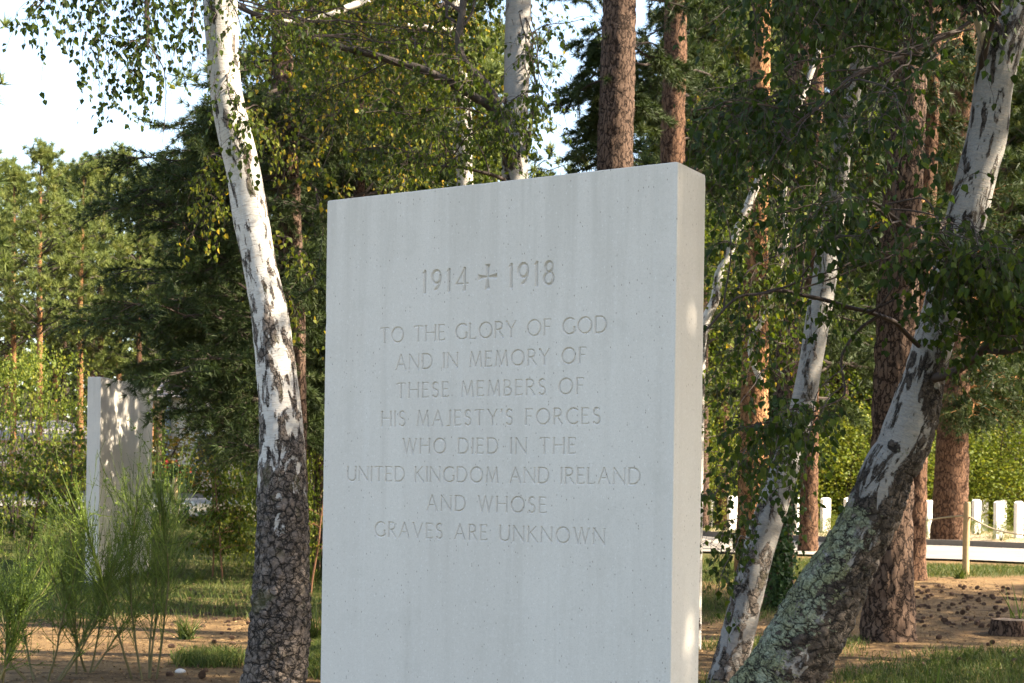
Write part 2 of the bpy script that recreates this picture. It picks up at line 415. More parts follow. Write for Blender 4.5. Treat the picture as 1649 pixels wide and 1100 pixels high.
RC = catmull([(-40, 44, 0), (-22, 36.5, 0), (-13, 32.6, 0), (-6, 30, 0), (1, 27.2, 0), (7, 24.6, 0), (12, 22.6, 0), (24, 18, 0), (40, 12, 0)], 90)
def road_edges(half):
    t = np.gradient(RC, axis=0); nrm_ = nrm(np.stack([-t[:, 1], t[:, 0], 0 * t[:, 0]], -1))
    return RC - nrm_ * half, RC + nrm_ * half
ra, rb = road_edges(2.5)
mb = MB(); V = []
for a, b in zip(ra, rb):
    for k in np.linspace(0, 1, 7):
        p = a + (b - a) * k; V.append((p[0], p[1], gz(p[0], p[1]) + .035))
ii = np.arange(len(V)).reshape(-1, 7)
mb.add(V, np.stack([ii[:-1, :-1], ii[:-1, 1:], ii[1:, 1:], ii[1:, :-1]], -1).reshape(-1, 4))
rm = Mat('pale_gravel_road', .9, .2); nn_ = rm.noise(rm.coord(), 40, 5, .7); nb = rm.noise(rm.coord(), 1.3, 4)
rm.col(rm.mix(rm.step(nb, .35, .7), rm.mix(nn_, (.21, .19, .165), (.32, .295, .26)), rm.mix(nn_, (.18, .16, .135), (.29, .26, .22)))); rm.bump(nn_, .5, .01)
tag(link('road', mb.build('road', rm.m, True)), kind='structure')
mb = MB()
for side, hw in ((rb, .14),):
    t = np.gradient(side, axis=0); n_ = nrm(np.stack([-t[:, 1], t[:, 0], 0 * t[:, 0]], -1))
    V = []
    for p, nv in zip(side, n_):
        z = gz(p[0], p[1])
        for off, h in ((-.06, 0), (-.06, hw), (.07, hw), (.07, 0)):
            V.append((p[0] + nv[0] * off, p[1] + nv[1] * off, z + h))
    ii = np.arange(len(V)).reshape(-1, 4)
    mb.add(V, np.stack([ii[:-1, :-1], ii[:-1, 1:], ii[1:, 1:], ii[1:, :-1]], -1).reshape(-1, 4))
tag(link('kerb', mb.build('kerb', plain('kerb_stone', (.13, .115, .1), .9, .3, 20))), kind='structure')

# ------------------------------------------------------------------ memorial slab with its cut inscription
SR_, SL_, SB_ = P(1092, 260, 6.11), P(527, 323, 6.11 * 1.155), None
ux = Vector((SR_.x - SL_.x, SR_.y - SL_.y, 0)); SW = ux.length; ux.normalize()
un = Vector((-ux.y, ux.x, 0))                         # from the front face into the stone
ST, SH = .296, (SR_.z + SL_.z) / 2
def face_uv(x, y):
    """photo pixel -> (u along the front face, height)"""
    a = P(x, y, 1.0); d = Vector((a.x, a.y, 0)); o = Vector((SL_.x, SL_.y, 0))
    k = o.dot(un) / d.dot(un)
    p = d * k
    return (p - o).dot(ux), EYE + (a.z - EYE) * k

def arc(cx, cy, rx, ry, a0, a1, n=18):
    return [(cx + rx * math.cos(R(a)), cy + ry * math.sin(R(a))) for a in np.linspace(a0, a1, n)]
T_, N_ = 1.0, .72                                      # thick and thin stroke
GL = {   # glyph: (advance width, [(weight, polyline)], serif ends [(x, y, halfwidth)])
 'A': (.78, [(N_, [(.0, 0), (.38, 1)]), (T_, [(.38, 1), (.78, 0)]), (N_, [(.15, .36), (.63, .36)])], [(0, 0, .07), (.78, 0, .07)]),
 'B': (.52, [(T_, [(0, 0), (0, 1)]), (N_, [(0, 1), (.2, 1)] + arc(.2, .765, .24, .235, 90, -90) + [(0, .53)]), (T_, [(.2, .53)] + arc(.22, .265, .3, .265, 90, -90) + [(0, 0)])], [(0, 1, .05), (0, 0, .05)]),
 'C': (.74, [(T_, arc(.47, .5, .47, .5, 50, 310, 26))], [(.77, .86, .04), (.77, .14, .04)]),
 'D': (.74, [(T_, [(0, 0), (0, 1)]), (T_, [(0, 1), (.28, 1)] + arc(.28, .5, .46, .5, 90, -90, 24) + [(0, 0)])], [(0, 1, .05), (0, 0, .05)]),
 'E': (.46, [(T_, [(0, 0), (0, 1)]), (N_, [(0, 1), (.44, 1), (.45, .93)]), (N_, [(0, .53), (.38, .53)]), (N_, [(0, 0), (.46, 0), (.48, .08)])], [(0, 1, .05), (0, 0, .05)]),
 'F': (.44, [(T_, [(0, 0), (0, 1)]), (N_, [(0, 1), (.44, 1), (.45, .93)]), (N_, [(0, .53), (.38, .53)])], [(0, 1, .05), (0, 0, .08)]),
 'G': (.8, [(T_, arc(.47, .5, .47, .5, 50, 325, 26)), (T_, [(.8, .42), (.8, .1)])], [(.8, .42, .08), (.77, .86, .04)]),
 'H': (.74, [(T_, [(0, 0), (0, 1)]), (T_, [(.74, 0), (.74, 1)]), (N_, [(0, .53), (.74, .53)])], [(0, 1, .07), (0, 0, .07), (.74, 1, .07), (.74, 0, .07)]),
 'I': (.0, [(T_, [(0, 0), (0, 1)])], [(0, 1, .07), (0, 0, .07)]),
 'J': (.26, [(T_, [(.26, 1), (.26, .12)] + arc(.08, .12, .18, .16, 0, -110, 8))], [(.26, 1, .07)]),
 'K': (.62, [(T_, [(0, 0), (0, 1)]), (N_, [(.02, .5), (.54, 1)]), (T_, [(.14, .6), (.66, 0)])], [(0, 1, .07), (0, 0, .07), (.54, 1, .05), (.66, 0, .05)]),
 'L': (.44, [(T_, [(0, 0), (0, 1)]), (N_, [(0, 0), (.44, 0), (.46, .09)])], [(0, 1, .07)]),
 'M': (.9, [(N_, [(.02, 0), (.12, 1)]), (T_, [(.12, 1), (.45, .08)]), (N_, [(.45, .08), (.78, 1)]), (T_, [(.78, 1), (.9, 0)])], [(.02, 0, .07), (.9, 0, .07)]),
 'N': (.76, [(N_, [(0, 0), (0, 1)]), (T_, [(0, 1), (.76, 0)]), (N_, [(.76, 0), (.76, 1)])], [(0, 0, .07), (.76, 1, .07), (0, 1, .05)]),
 'O': (.94, [(T_, arc(.47, .5, .47, .5, 0, 360, 36))], []),
 'R': (.56, [(T_, [(0, 0), (0, 1)]), (T_, [(0, 1), (.22, 1)] + arc(.22, .75, .26, .25, 90, -90) + [(0, .5)]), (T_, [(.2, .5), (.58, 0)])], [(0, 1, .05), (0, 0, .07), (.58, 0, .05)]),
 'S': (.44, [(T_, arc(.22, .76, .21, .24, 40, 250, 14) + arc(.22, .26, .22, .26, 70, -145, 16))], []),
 'T': (.64, [(T_, [(.32, 0), (.32, 1)]), (N_, [(-.01, .94), (0, 1), (.64, 1), (.65, .94)])], [(.32, 0, .07)]),
 'U': (.68, [(T_, [(0, 1), (0, .34)] + arc(.34, .34, .34, .34, 180, 360, 16) + [(.68, 1)])], [(0, 1, .07), (.68, 1, .07)]),
 'V': (.74, [(T_, [(0, 1), (.37, 0)]), (N_, [(.37, 0), (.74, 1)])], [(0, 1, .07), (.74, 1, .06)]),
 'W': (1.06, [(T_, [(0, 1), (.28, 0)]), (N_, [(.28, 0), (.53, 1)]), (T_, [(.53, 1), (.79, 0)]), (N_, [(.79, 0), (1.06, 1)])], [(0, 1, .07), (1.06, 1, .06)]),
 'Y': (.66, [(T_, [(0, 1), (.33, .47)]), (N_, [(.33, .47), (.66, 1)]), (T_, [(.33, .47), (.33, 0)])], [(0, 1, .06), (.66, 1, .05), (.33, 0, .07)]),
 "'": (.02, [(T_, [(.02, 1.0), (0, .86)])], []),
 '1': (.12, [(1.15, [(.1, 0), (.1, 1)]), (N_, [(.1, 1), (.0, .93)])], [(.1, 0, .07)]),
 '9': (.46, [(1.1, arc(.23, .7, .23, .3, 0, 360, 24)), (1.1, arc(-.04, .7, .5, .66, 0, -62, 12))], []),
 '4': (.6, [(N_, [(.44, 1), (0, .3), (.62, .3)]), (1.15, [(.44, 1), (.44, 0)])], [(.44, 0, .07), (.62, .3, .03)]),
 '8': (.44, [(1.1, arc(.22, .77, .18, .23, 0, 360, 22)), (1.1, arc(.22, .27, .23, .27, 0, 360, 24))], []),
}
def typeset(txt, u0, u1, cap):
    adv = []
    for ch in txt: adv.append(.34 if ch == ' ' else GL[ch][0])
    tot = sum(adv) * cap; gaps = len(txt) - 1
    gap = (u1 - u0 - tot) / gaps
    u = u0; segs = []
    for ch, a in zip(txt, adv):
        if ch != ' ':
            for wt, pl in GL[ch][1]:
                for (ax, ay), (bx, by) in zip(pl[:-1], pl[1:]):
                    segs.append((u + ax * cap, ay * cap, u + bx * cap, by * cap, wt))
            for (x, y, h) in GL[ch][2]:
                segs.append((u + (x - h) * cap, y * cap, u + (x + h) * cap, y * cap, .5))
        u += a * cap + gap
    return segs
def groove(U, Z, segs, hw, depth):
    D = np.zeros_like(U)
    for ax, ay, bx, by, wt in segs:
        h = hw * wt; m = h + .002
        sel = (U > min(ax, bx) - m) & (U < max(ax, bx) + m) & (Z > min(ay, by) - m) & (Z < max(ay, by) + m)
        if not sel.any(): continue
        pu, pz = U[sel], Z[sel]; L2 = (bx - ax) ** 2 + (by - ay) ** 2 + 1e-12
        t = np.clip(((pu - ax) * (bx - ax) + (pz - ay) * (by - ay)) / L2, 0, 1)
        d = np.hypot(pu - ax - t * (bx - ax), pz - ay - t * (by - ay))
        D[sel] = np.maximum(D[sel], np.clip(h - d, 0, None) * depth)
    return D
LINES = [  # words, left px (x, base y), right px (x, base y), cap height px
 ('1914', (681, 471.5), (752.5, 467.4), 34.6), ('1918', (820, 462.4), (890.5, 458.3), 36.5),
 ('TO THE GLORY OF GOD', (613, 552), (976, 536), 24.8),
 ('AND IN MEMORY OF', (638, 595.5), (943, 585), 24.2),
 ('THESE MEMBERS OF', (639.5, 640.8), (939, 634.6), 24.2),
 ("HIS MAJESTY'S FORCES", (615, 686.5), (965.5, 682.7), 24.4),
 ('WHO DIED IN THE', (649, 731), (926, 730), 24.2),
 ('UNITED KINGDOM AND IRELAND', (560, 773.8), (1030, 781), 24.2),
 ('AND WHOSE', (687.7, 821.8), (878.7, 826.5), 24.4),
 ('GRAVES ARE UNKNOWN', (604, 864), (973, 877), 24.2)]
slab = thing('memorial_slab', 'tall pale limestone slab cut with an inscription and the dates 1914 and 1918', 'memorial', (SL_.x, SL_.y, gz(SL_.x, SL_.y)))
def fw(u, z, dep=0.0):
    return (SL_.x + ux.x * u + un.x * dep, SL_.y + ux.y * u + un.y * dep, z)
RECTS = []                                              # (u0, u1, z0, z1) carved patches, each a part of its own
GRID = .0021
def carve(name, u0, u1, z0, z1, fn, label=None):
    U = np.linspace(u0, u1, int((u1 - u0) / GRID)); Z = np.linspace(z0, z1, int((z1 - z0) / GRID))
    uu, zz = np.meshgrid(U, Z); D = fn(uu, zz)
    D[0] = D[-1] = 0; D[:, 0] = D[:, -1] = 0
    V = np.stack([SL_.x + ux.x * uu + un.x * D, SL_.y + ux.y * uu + un.y * D, zz], -1).reshape(-1, 3)
    ii = np.arange(V.shape[0]).reshape(uu.shape)
    f = np.stack([ii[:-1, :-1], ii[:-1, 1:], ii[1:, 1:], ii[1:, :-1]], -1).reshape(-1, 4)
    o = link(name, MB().add(V, f).build(name, stone), slab)
    if label: o['label'] = label
    RECTS.append((u0, u1, z0, z1))
for txt, (xl, yl), (xr, yr), cpx in LINES:
    ul, zl = face_uv(xl, yl); ur, zr = face_uv(xr, yr); zb = (zl + zr) / 2
    um = face_uv((xl + xr) / 2, (yl + yr) / 2 - cpx); cap = um[1] - zb
    segs = [(a, b + zb, c, d + zb, w_) for a, b, c, d, w_ in typeset(txt, ul, ur, cap)]
    dates = txt.isdigit()
    hw = .0074 if dates else .0054
    carve('carved_date' if dates else 'inscription_line', ul - .02, ur + .02, zb - .012, zb + cap + .012,
          lambda U, Z, s=segs, h=hw: groove(U, Z, s, h, 1.25), 'cut letters reading ' + txt)
cl, cz0 = face_uv(769, 450); cr_, _ = face_uv(801, 447); _, ctop = face_uv(785, 426.5); _, cbot = face_uv(785, 468.5)
cu, cz, ch_, cw_ = (cl + cr_) / 2, (ctop + cbot) / 2 + .004, (ctop - cbot) / 2, (cr_ - cl) / 2
def cross_depth(U, Z):
    x, z = U - cu, Z - cz
    av = np.abs(z) / ch_; ah = np.abs(x) / cw_
    hv = .0075 + .0085 * av ** 1.8; hh = .0072 + .0095 * ah ** 1.8
    dv = np.where(av < 1, np.minimum(hv - np.abs(x), (1 - av) * ch_), -1)
    dh = np.where(ah < 1, np.minimum(hh - np.abs(z), (1 - ah) * cw_), -1)
    return np.clip(np.maximum(dv, dh), 0, None) * 1.15
carve('carved_cross', cl - .02, cr_ + .02, cbot - .012, ctop + .02, cross_depth, 'flared cross cut between the two dates')
# the body: front face tiled round the carved patches, softly chamfered arrises
mb = MB(); CH = .005; z0b = -.1
E = .016
us = sorted({E, SW - E} | {round(r[i], 6) for r in RECTS for i in (0, 1)})
zs = sorted({z0b, SH - E} | {round(r[i], 6) for r in RECTS for i in (2, 3)})
for a, b in zip(us[:-1], us[1:]):
    for c, d in zip(zs[:-1], zs[1:]):
        mu, mz = (a + b) / 2, (c + d) / 2
        if any(r[0] < mu < r[1] and r[2] < mz < r[3] for r in RECTS): continue
        mb.add([fw(a, c), fw(b, c), fw(b, d), fw(a, d)], [(0, 1, 2, 3)])
def chip(t, k):                                      # worn width of an arris along its run
    n = mnoise.noise((t * 9, k, .3)) * .5 + mnoise.noise((t * 40, k, 1.3)) * .5
    c = .0035 + .0025 * max(0, n + .3)
    p = mnoise.noise((t * 17 + 4, k * 3.1, 5.5))
    return min(.0145, c + .02 * max(0, p - .42))
zz = np.linspace(z0b, SH - E, 330)
for k, (uu_, sg) in enumerate(((SW, -1), (0.0, 1))):
    V = []
    for z in zz:
        c = chip(z, k); V += [fw(uu_ + sg * E, z), fw(uu_ + sg * c, z), fw(uu_ + sg * c * .2, z, c * .35), fw(uu_, z, c * 1.1), fw(uu_, z, E)]
    ii = np.arange(len(V)).reshape(-1, 5); f = np.stack([ii[:-1, :-1], ii[:-1, 1:], ii[1:, 1:], ii[1:, :-1]], -1).reshape(-1, 4)
    mb.add(V, f if sg < 0 else f[:, ::-1])
V = []; uu_ = np.linspace(E, SW - E, 240)
for u in uu_:
    c = chip(u, 7); V += [fw(u, SH - E), fw(u, SH - c), fw(u, SH - c * .2, c * .35), fw(u, SH, c * 1.1), fw(u, SH, E)]
ii = np.arange(len(V)).reshape(-1, 5); mb.add(V, np.stack([ii[:-1, :-1], ii[1:, :-1], ii[1:, 1:], ii[:-1, 1:]], -1).reshape(-1, 4))
for u0_, u1_, sg in ((SW - E, SW, 1), (0.0, E, -1)):  # the two upper front corners
    o_ = u1_ if sg > 0 else u0_; q_ = u0_ if sg > 0 else u1_
    V = [fw(q_, SH - E), fw(o_ - sg * .004, SH - E), fw(o_, SH - E, .004), fw(o_, SH - E, E), fw(q_, SH - .004), fw(o_ - sg * .003, SH - .003, .001), fw(o_ - sg * .0006, SH - .003, .004), fw(o_, SH - .003, E), fw(q_, SH, .004), fw(q_, SH, E)]
    mb.add(V, [(0, 1, 5, 4), (1, 2, 6, 5), (2, 3, 7, 6), (5, 6, 9, 8), (6, 7, 9, 9)][:3] + [(4, 5, 8, 8)][:0]); mb.f.append(np.array([[4, 5, 8], [5, 6, 8], [8, 6, 9], [6, 7, 9]]) + mb.n - 10); mb.mi.append(np.zeros(4))
mb.add([fw(SW, z0b, E), fw(SW, z0b, ST), fw(SW, SH - E, ST), fw(SW, SH - E, E)], [(0, 1, 2, 3)])
mb.add([fw(SW, SH - E, E), fw(SW, SH - E, ST), fw(SW - .003, SH, ST), fw(SW, SH - .003, E)], [(0, 1, 2, 3)])
mb.add([fw(0, z0b, ST), fw(0, z0b, E), fw(0, SH, E), fw(0, SH, ST)], [(0, 1, 2, 3)])
mb.add([fw(SW, z0b, ST), fw(0, z0b, ST), fw(0, SH, ST), fw(SW - .003, SH, ST)], [(0, 1, 2, 3)])
mb.add([fw(0, SH, E), fw(SW - E, SH, E), fw(SW - .003, SH, ST), fw(0, SH, ST)], [(0, 1, 2, 3)])
mb.f.append(np.array([[0, 1, 2]]) + mb.n); mb.v.append(np.array([fw(SW - E, SH, E), fw(SW, SH - .003, E), fw(SW - .003, SH, ST)])); mb.a.append(np.full(3, .5)); mb.mi.append(np.zeros(1)); mb.n += 3
link('slab_body', mb.build('slab_body', stone), slab)

# second slab, standing further back at the left
A2, B2 = P(163, 607, 19.1), P(247, 621, 20.85)
bx = Vector((B2.x - A2.x, B2.y - A2.y, 0)); W2 = bx.length; bx.normalize(); bn = Vector((-bx.y, bx.x, 0))
H2 = A2.z; T2 = .19; g2 = gz(A2.x, A2.y) - .1
slab2 = thing('memorial_slab', 'smaller looking plain stone slab standing far back at the left among broom', 'memorial', (A2.x, A2.y, gz(A2.x, A2.y)))
def f2(u, d, z): return (A2.x + bx.x * u + bn.x * d, A2.y + bx.y * u + bn.y * d, z)
mb = MB(); c = .006
pr = [(c, 0), (W2 - c, 0), (W2, c), (W2, T2 - c), (W2 - c, T2), (c, T2), (0, T2 - c), (0, c)]
ins = [(c, c), (W2 - c, c), (W2 - c, c), (W2 - c, T2 - c), (W2 - c, T2 - c), (c, T2 - c), (c, T2 - c), (c, c)]
V = [f2(u, d, g2) for u, d in pr] + [f2(u, d, H2 - c) for u, d in pr] + [f2(u, d, H2) for u, d in ins]
F = [(i, (i + 1) % 8, 8 + (i + 1) % 8, 8 + i) for i in range(8)] + [(8 + i, 8 + (i + 1) % 8, 16 + (i + 1) % 8, 16 + i) for i in range(8)]
mb.add(V, F); mb.add([V[16], V[17], V[19], V[21]], [(0, 1, 2, 3)])
link('slab_body', mb.build('slab_body', stone2), slab2)

# ------------------------------------------------------------------ trunks
def trunk_mesh(name, path, mat, M=48, step=.03, rough=None, seed=0, plate=.012, lump=.05, lichen=None, side=None, pscale=(20, 20, 12), flare=0.0):
    """path: list of (point, radius). A tapering trunk with lumps, bark plates cut into its outline and bark coordinates"""
    pts = np.array([tuple(p) for p, r in path]); rad = np.array([r for p, r in path])
    seg = np.linalg.norm(np.diff(pts, axis=0), axis=1).sum(); n = max(8, int(seg / step))
    c = catmull(pts, n); rr = catmull([(r, 0, 0) for r in rad], n)[:, 0]
    s = np.concatenate([[0], np.cumsum(np.linalg.norm(np.diff(c, axis=0), axis=1))])
    t = nrm(np.gradient(c, axis=0))
    a = np.zeros_like(c); a0 = np.array([1.0, 0, 0]); 
    for i in range(n):
        a0 = a0 - t[i] * a0.dot(t[i]); a0 /= np.linalg.norm(a0); a[i] = a0
    b = np.cross(t, a)
    th = np.linspace(0, 2 * np.pi, M, endpoint=False); rm_ = rad.mean()
    V = np.zeros((n, M, 3)); BK = np.zeros((n, M, 3)); RO = np.zeros((n, M)); LI = np.zeros((n, M))
    ct, stn = np.cos(th), np.sin(th)
    for i in range(n):
        rg = rough(s[i], c[i]) if rough else 0
        for j in range(M):
            k = (ct[j] * rm_, stn[j] * rm_, s[i])
            nv = mnoise.noise((k[0] * 3 + seed, k[1] * 3, k[2] * 2.2))
            r = rr[i] * (1 + lump * nv + .02 * mnoise.noise((k[0] * 14, k[1] * 14 + seed, k[2] * 9)))
            if flare: r *= 1 + flare * math.exp(-s[i] / .35) * (1 + .5 * math.sin(3 * th[j] + seed))
            if side: rg = (rough(s[i], c[i]) if rough else 0) + side(c[i], ct[j] * a[i] + stn[j] * b[i])
            g = min(1, max(0, rg))
            if g > .05:
                dd = mnoise.voronoi((k[0] * pscale[0] + seed + .35 * nv, k[1] * pscale[1], k[2] * pscale[2] + .3 * nv))[0]
                r += plate * g * (min(.35, dd[1] - dd[0]) / .35 - .6)
            if lichen:
                li = lichen(s[i], ct[j] * a[i] + stn[j] * b[i], c[i]); r += .016 * li * max(0, mnoise.noise((k[0] * 12, k[1] * 12, k[2] * 12)) + .7 * mnoise.noise((k[0] * 27, k[1] * 27, k[2] * 27)))
            V[i, j] = c[i] + r * (ct[j] * a[i] + stn[j] * b[i])
            BK[i, j] = k; RO[i, j] = rg
            if lichen: LI[i, j] = lichen(s[i], ct[j] * a[i] + stn[j] * b[i], c[i])
    ii = np.arange(n * M).reshape(n, M)
    f = np.stack([ii[:-1], np.roll(ii, -1, 1)[:-1], np.roll(ii, -1, 1)[1:], ii[1:]], -1).reshape(-1, 4)
    mb = MB().add(V.reshape(-1, 3), f)
    at = {'bark': BK.reshape(-1, 3) + seed, 'rough': RO.ravel(), 'lichen': LI.ravel()}
    return mb.build(name, mat, True, at)
def px_path(rows, d, dtop=None):
    """rows of (y, xleft, xright) read off the photo, at depth d -> (point, radius); slanted widths are corrected"""
    out = []
    ys_ = [r[0] for r in rows]
    for i, (y, xl, xr) in enumerate(rows):
        k = (ys_[i] - ys_[0]) / (ys_[-1] - ys_[0])
        dd = d if dtop is None else d + (dtop - d) * k
        i0, i1 = max(0, i - 1), min(len(rows) - 1, i + 1)
        dxc = (rows[i1][1] + rows[i1][2] - rows[i0][1] - rows[i0][2]) / 2; dyc = rows[i1][0] - rows[i0][0]
        cs = abs(dyc) / math.hypot(dxc, dyc)
        out.append((P((xl + xr) / 2, y, dd), (xr - xl) / 2 * cs * dd / FPX))
    return out
def to_ground(path, lean=None):
    p, r = path[0]; g = gz(p.x, p.y)
    if p.z > g:
        q_, r2 = path[1]; d = (p - q_) / max(.01, q_.z - p.z); k = p.z - g + .12
        path = [(p + d * k * .8 + Vector((0, 0, -k * .2)), r * 1.06)] + path
    return path
def limb(mb, pts, r0, r1, n=24, sides=7, wob=.02, seed=0.0, var=None):
    c = catmull(pts, n); c[1:-1] = wobble(c[1:-1], wob, 4, seed)
    tubes(mb, c[None], r0, r1, sides, var); return c

# hanging birch foliage: twigs sprout from limbs, arch out and hang down, leaves alternate along them
def weep(mbt, mbl, roots, n, L=(.25, .7), leaf=.045, per=10, var=(.45, .2), grav=.32, K=12, out=None, up=.3, shape='ovate', rt=.0022, petiole=.35):
    roots = np.asarray(roots)
    i = rng.integers(0, len(roots), n); st = roots[i] + rng.normal(size=(n, 3)) * .01
    d0 = rng.normal(size=(n, 3)); d0[:, 2] = up * rng.uniform(-.4, 1.4, n)
    if out is not None: d0 += np.array(out)
    Ls = rng.uniform(*L, n)
    S = strings(st, d0, Ls, K, grav, .13)
    tubes(mbt, S, rt, rt * .45, 3)
    tt = rng.uniform(.06, 1, (n, per)) * (K - 1.001)
    k = tt.astype(int); fr = (tt - k)[..., None]
    rows = np.arange(n)[:, None]
    pos = (S[rows, k] * (1 - fr) + S[rows, k + 1] * fr).reshape(-1, 3)
    tan = nrm(S[rows, k + 1] - S[rows, k]).reshape(-1, 3)
    m = len(pos)
    keep = rng.random(m) < np.repeat(np.clip(Ls / L[1] + .15, 0, 1), per)
    pos, tan = pos[keep], tan[keep]; m = len(pos)
    perp = nrm(np.cross(tan, rand_dirs(m)))
    sz = leaf * rng.uniform(.62, 1.18, m)
    pet = nrm(perp * .8 + tan * .5 + np.array([0, 0, -.15]))
    b = pos + pet * (sz * petiole)[:, None]
    ax = nrm(pet * .5 + np.array([0, 0, -.8]) + rng.normal(size=(m, 3)) * .35)
    nv = rand_dirs(m)
    vv = np.clip(rng.normal(var[0], var[1], m) + .12 * np.array([mnoise.noise((p[0] * 1.5, p[1] * 1.5, p[2] * 1.5)) for p in pos]), 0, 1)
    leaf_mesh(mbl, b, ax, nv, sz, vv, shape)
    # leaf stalks
    tubes(mbt, np.stack([pos, b], 1), .0009, .0007, 3)
def arch(a, b, n=14, lift=.25, wob=.05, seed=0.0):
    a, b = np.array(tuple(a)), np.array(tuple(b)); m = (a + b) / 2; m[2] += lift * np.linalg.norm(b - a)
    return wobble(catmull([a, m, b], n), wob, 2.5, seed)

# a generic open birch crown used for the tops of birches above the frame
def crown_mesh(seed, R_=2.2, H_=4.5, n_limb=26, per=26, leaf=.07):
    mt, ml = MB(), MB()
    for k in range(n_limb):
        z = rng.uniform(0, .8) * H_; an = rng.uniform(0, 2 * np.pi); r = R_ * rng.uniform(.45, 1) * (1 - .55 * z / H_)
        c = arch((0, 0, z), (math.cos(an) * r, math.sin(an) * r, z + rng.uniform(.1, .7)), 12, .15, .08, seed + k)
        tubes(mt, c[None], .022, .005, 5)
        weep(mt, ml, c[4:], per, (.4, 1.1), leaf, 11, grav=.28, K=8, shape='quad', rt=.004)
    return mt, ml
mt, ml = crown_mesh(3)
CROWN_T = mt.build('crown_twigs', twig_mat); CROWN_L = ml.build('crown_leaves', birch_leaf)
def add_crown(parent, loc, scale, rz):
    o = link('crown', CROWN_L, parent, world=False); o.location = Vector(loc) - parent.location; o.scale = (scale,) * 3; o.rotation_euler = (0, 0, rz)
    t = link('crown_twigs', CROWN_T, o, world=False)
    return o

# ---- left silver birch
rows = [(1132, 381, 498), (1100, 388, 494), (1064, 395, 496), (991, 404, 501), (918, 410, 498), (845, 414, 497), (773, 414, 493), (705, 418, 489), (636, 416, 482), (567, 410, 473),
        (498, 403, 463), (429, 391, 446), (345, 374, 432), (276, 364, 420), (207, 348, 403), (138, 337, 388), (60, 331, 384), (0, 327, 382), (-80, 322, 376)]
DL = 9.8
path = to_ground(px_path(rows, DL))
top = path[-1][0]
path += [(top + Vector((-.12, .1, .9)), .085), (top + Vector((-.1, .2, 2.2)), .065), (top + Vector((.1, .2, 3.6)), .03)]
birch_l = thing('silver_birch', 'white barked birch with dark cracked lower trunk, just left of the inscribed slab', 'tree', (path[0][0].x, path[0][0].y, gz(path[0][0].x, path[0][0].y)), 'birches')
def rough_l(s, c):
    y = px_of(c)[1]
    v = sst(560, 985, y) * 1.05
    return -.12 + .15 * sst(250, 420, y) + v * .9 + .12 * sst(430, 470, y) * (1 - sst(575, 600, y)) + .12 * mnoise.noise((0, 0, s * 4))
link('trunk', trunk_mesh('trunk', path, bark_white, 72, .016, rough_l, 1.3, .017, .03), birch_l)
mt, ml = MB(), MB()
# hanging curtain against the sky, carried by a limb leaving above the frame
main = limb(mt, [top + Vector((0, 0, .1)), P(285, -50, 9.5), P(240, -20, 9.3), P(237, 55, 9.2), P(238, 70, 9.2)], .03, .008, 26, 6)
br1 = limb(mt, [P(285, -50, 9.5), P(200, -65, 9.3), P(120, -60, 9.1), P(40, -30, 9)], .02, .005, 22, 5)
br2 = limb(mt, [P(238, 70, 9.2), P(221, 97, 9.2), P(217, 124, 9.2), P(203, 140, 9.2)], .006, .003, 12, 4, .008)
br3 = limb(mt, [P(238, 70, 9.2), P(258, 100, 9.1), P(266, 128, 9.1), P(266, 176, 9.1), P(261, 232, 9.1)], .005, .002, 14, 4, .006)
br4 = limb(mt, [P(237, 60, 9.2), P(215, 66, 9.2), P(180, 58, 9.2), P(150, 54, 9.3)], .006, .002, 12, 4, .008)
V4 = (.28, .14)
weep(mt, ml, br1, 44, (.3, .75), .044, 13, V4)
weep(mt, ml, br1[:14], 40, (.6, 1.05), .044, 17, V4)
weep(mt, ml, main[6:], 26, (.2, .5), .044, 10, V4)
weep(mt, ml, br4, 26, (.3, .75), .044, 14, V4)
weep(mt, ml, br2, 12, (.15, .5), .044, 10, V4)
weep(mt, ml, br3[6:8], 3, (.08, .2), .05, 4, (.7, .1))
br9 = limb(mt, [P(285, -50, 9.5), P(200, -90, 9.2), P(130, -60, 9.0), P(70, 0, 8.9), P(45, 30, 8.9)], .015, .003, 22, 4)
weep(mt, ml, br9[10:], 18, (.1, .4), .044, 8, V4)
# leaves in front of and beside the trunk
for (a, b, c_, n, L, dd) in [((345, -40), (385, 30), (395, 110), 26, (.15, .5), 9.45), ((330, -30), (310, 30), (320, 90), 14, (.1, .35), 9.5),
                        ((365, 120), (372, 165), (405, 200), 24, (.12, .36), 9.5), ((372, 200), (388, 235), (398, 260), 10, (.1, .3), 9.5)]:
    l_ = limb(mt, [P(*a, DL - .1), P(*b, dd), P(*c_, dd)], .006, .002, 12, 4, .01)
    weep(mt, ml, l_, n, L, .043, 8, (.35, .15))
for (a, b, c_, n) in [((390, 180), (415, 170), (432, 215), 26), ((405, 210), (440, 210), (455, 240), 14), ((375, 260), (340, 250), (330, 300), 26), ((445, 380), (470, 385), (485, 420), 14), ((380, 300), (335, 330), (310, 380), 18),
                      ((460, 470), (478, 500), (500, 560), 12)]:
    l_ = limb(mt, [P(*a, DL + .1), P(*b, DL + .3), P(*c_, DL + .5)], .006, .002, 12, 4, .01)
    weep(mt, ml, l_, n, (.12, .45), .04, 9, (.82, .12))
link('twigs', mt.build('twigs', twig_mat), birch_l); link('foliage', ml.build('foliage', birch_leaf), birch_l)
add_crown(birch_l, top + Vector((-.2, .1, 1.2)), .95, .4)

